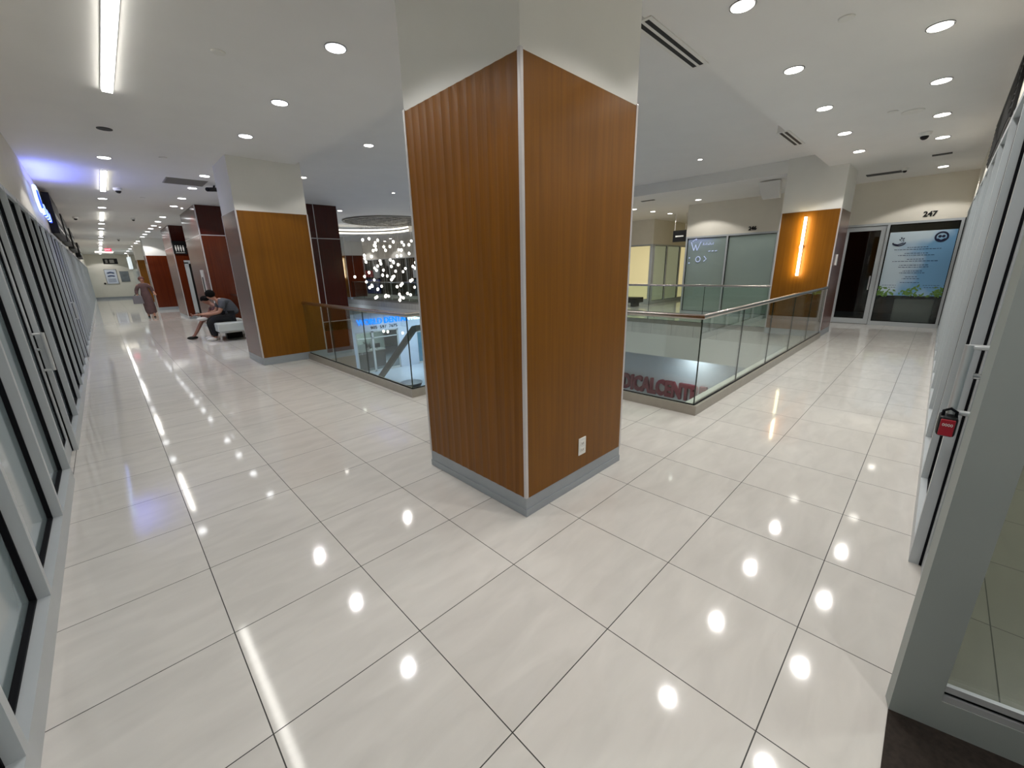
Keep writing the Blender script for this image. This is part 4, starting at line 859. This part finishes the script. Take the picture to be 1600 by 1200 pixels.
spots_ += [(cc[0] - .9, cc[1] - .3, -.9), (cc[0] - .5, cc[1] + .1, -1.0), (cc[0] - .1, cc[1] - .5, -1.05)]
pb = None
for (x, y, z) in spots_:
    if pb is None: pb = MB().ball((x, y, z), .05, 1, 1, 1.2, 14, 10).build('bulb', 'bulb', t, smooth=True); o = pb; bp_ = (x, y, z)
    else:
        o = pb.copy(); COL.objects.link(o); o.parent = t; o.location = pb.location + Vector((x - bp_[0], y - bp_[1], z - bp_[2])); WPOS[o] = WPOS[pb] + Vector((x - bp_[0], y - bp_[1], z - bp_[2]))
    MB().cyl((x, y, z + .07), (x, y, HV - .04), .0025, 4).build('cord', 'trim', o)
# led arc beyond the bulbs
t = thing('led_ring', (8.2, 16.2, 3.35), 'curved white led band under the atrium ceiling behind the hanging bulbs', 'light ring')
def arc(rad, z0, z1, m, nm, th=.03):
    g = MB(); A = [math.radians(a) for a in range(-12, 136, 4)]
    c = (8.0, 16.2); v = []
    for a in A:
        v.append([(c[0] + rr * math.cos(a), c[1] + rr * math.sin(a), zz) for rr, zz in ((rad, z0), (rad + th, z0), (rad + th, z1), (rad, z1))])
    for p, q in zip(v, v[1:]):
        for k in range(4): g.quad(p[k], p[(k + 1) % 4], q[(k + 1) % 4], q[k])
    g.quad(*v[0]); g.quad(*v[-1]); bmesh.ops.remove_doubles(g.bm, verts=g.bm.verts, dist=1e-5); g.build(nm, m, t)
arc(2.25, 3.46, 3.53, 'ring', 'led_strip'); arc(2.25, 3.40, 3.46, 'blk', 'dark_band'); arc(2.25, 3.33, 3.40, 'ring', 'led_strip'); 

# ------------------------------------------------------------------ lower floor
t = thing('shop_sign', (10.9, LY - .05, -1.2), 'blue illuminated dental shop sign on the lower floor', 'sign')
text_mesh('WORLD DENTAL', .46, .07, ((9.48, LY - .05, -1.10), (1, 0, 0), (0, 0, 1)), 'lettering', 'bluesign', t, align='LEFT', xscale=.88, bold=.004)
text_mesh('905  597  7675', .25, .02, ((10.25, LY - .02, -1.45), (1, 0, 0), (0, 0, 1)), 'phone_number', 'blk', t, align='LEFT', xscale=1.1)
t = text_mesh('WELL', .42, .07, ((12.6, LY - .05, -1.08), (1, 0, 0), (0, 0, 1)), 'shop_sign', 'whitesign', align='LEFT', xscale=.95, bold=.012); tag(t, 'white illuminated shop sign letters on the lower floor beside the column edge', 'sign')
t = text_mesh('MEDICALCENTRE', .66, .14, ((11.96, 6.17, -2.18), (0, -1, 0), (0, 0, 1)), 'shop_sign', 'red', align='LEFT', xscale=.64, bold=.03); tag(t, 'dark red raised lettering on the lower floor behind the near railing glass', 'sign')
for i, (x0, x1, lab) in enumerate(((9.35, 10.35, 'glass bay of the lower dental shop at the left'), (10.35, 11.95, 'glass bay of the lower dental shop with the desk behind'), (13.2, 14.6, 'blue tinted glass bay under the white letters'), (14.6, 16.2, 'second blue tinted glass bay under the white letters'))):
    f = MB(); WN[0] += 1
    for a in (x0, x1 - .06): f.box(a, a + .06, LY + .05, LY + .15, ZL, -1.62)
    f.box(x0, x1, LY + .05, LY + .15, ZL, ZL + .1); f.box(x0, x1, LY + .05, LY + .15, -1.7, -1.62); f.box(x0, x1, LY + .05, LY + .15, -2.05, -2.0)
    o = f.build('window_%d' % WN[0], 'frame'); struct(o, lab, 'window'); MB().box(x0 + .06, x1 - .06, LY + .09, LY + .1, ZL + .1, -1.7).build('pane', 'window' if i < 2 else mat('blue_tint_pane', (92, 128, 150), .15, coat=.5), o)
b = MB(); b.box(8.5, 13.0, LY + 4, LY + 4.1, ZL, -1.0); struct(b.build('wall_lower_shop_back', mat('mint_white_paint', (190, 200, 190), .6)))
t = thing('reception_desk', (10.9, 22.2, ZL), 'dark reception desk inside the lower dental shop', 'desk'); MB().box(10.0, 11.6, 21.9, 22.4, ZL, ZL + 1.0).build('counter', 'shadowgap', t); MB().box(9.95, 11.65, 21.85, 22.45, ZL + 1.0, ZL + 1.05).build('countertop', 'trim', t)
t = thing('monitor', (11.2, 22.1, ZL + 1.05), 'small monitor on the lower reception desk', 'monitor'); MB().box(11.0, 11.4, 22.1, 22.14, ZL + 1.15, ZL + 1.4).build('screen', 'blk', t); MB().box(11.17, 11.23, 22.1, 22.2, ZL + 1.05, ZL + 1.15).build('stand', 'trim', t)
t = thing('shop_display', (9.8, 21.4, ZL), 'shelf display with a pale notice inside the lower shop window', 'display'); MB().box(9.5, 10.2, 21.3, 21.6, ZL, ZL + 1.0).build('cabinet', 'shadowgap', t); MB().box(9.55, 10.15, 21.25, 21.3, ZL + 1.15, ZL + 1.6).build('notice', 'white', t); MB().box(9.83, 9.87, 21.28, 21.32, ZL + 1.0, ZL + 1.15).build('stand', 'trim', t)
t = thing('flower_arrangement', (10.6, 22.1, ZL + 1.05), 'leafy white flower arrangement on the lower reception desk', 'plant'); f = MB(); r = random.Random(9)
for i in range(60):
    a = r.uniform(0, 2 * PI); u = Vector((math.cos(a) * .3, math.sin(a) * .2, r.uniform(.1, .6))); c = Vector((10.6, 22.1, ZL + 1.1)); v = u.orthogonal().normalized() * .04; f.quad(c, c + u * .5 + v, c + u, c + u * .5 - v)
f.build('foliage', mat('dull_leaf', (70, 80, 74), .6), t); MB().lathe((10.6, 22.1, ZL + 1.05), [(.08, 0), (.11, .12), (.08, .2)]).build('vase', 'white', t)
# slanted stair rail
t = thing('stair_rail', (8.0, 14.3, ZL), 'grey slanted stair rail going down to the lower floor behind the left railing glass', 'stair rail')
esc = mat('stair_rail_grey', (112, 112, 110), .5)
MB().prism([(7.96, 12.05, -.36), (7.96, 12.35, -.42), (7.96, 16.9, -3.9), (7.96, 16.75, -4.0), (7.96, 16.6, -4.0), (7.96, 12.2, -.62), (7.96, 12.05, -.6)], (.1, 0, 0)).build('sloped_beam', esc, t)
MB().box(8.06, 10.6, 12.07, 12.17, -.58, -.38).build('level_beam', esc, t)
MB().box(10.5, 10.6, 12.07, 12.17, ZL, -.58).build('post', esc, t)
t = thing('round_planter', (9.45, 15.35, ZL), 'dark round bowl with a blue glossy top near the foot of the escalator', 'planter')
MB().lathe((9.45, 15.35, -3.55), [(.25, -.45), (.3, -.4), (.5, 0), (.52, .08), (.46, .08)], 28).build('bowl', mat('navy_bowl', (14, 18, 44), .3), t, smooth=True)
# light added to the lower floor: made-up panels below the gallery slab
lo = mat('added_panel_glow', (225, 238, 255), .5, emit=(215, 232, 255), es=6)
for k, (x, y, e) in enumerate(((11.4, 18.8, 75), (14, 18.8, 60), (10.7, 22.8, 80), (11.5, 8.2, 30), (11.5, 3.2, 7), (6.5, 19.5, 90))):
    z = -.94 if y < 12.5 else (-.64 if y < 20.7 else -1.05)
    if k == 5: continue
    t = thing('added_panel_light', (x, y, z), 'added square cool white panel lighting the lower floor, %s of five' % ORD[k], 'ceiling light'); MB().box(x - .3, x + .3, y - .3, y + .3, z - .02, z).build('diffuser', lo, t)
    l = bpy.data.lights.new('lamp_light', 'AREA'); l.size = .6; l.energy = e; l.color = (.82, .91, 1) if y > 10 else (.95, .97, 1); o = bpy.data.objects.new('lamp_light', l); COL.objects.link(o); link_to(o, (x, y, z - .03), t)
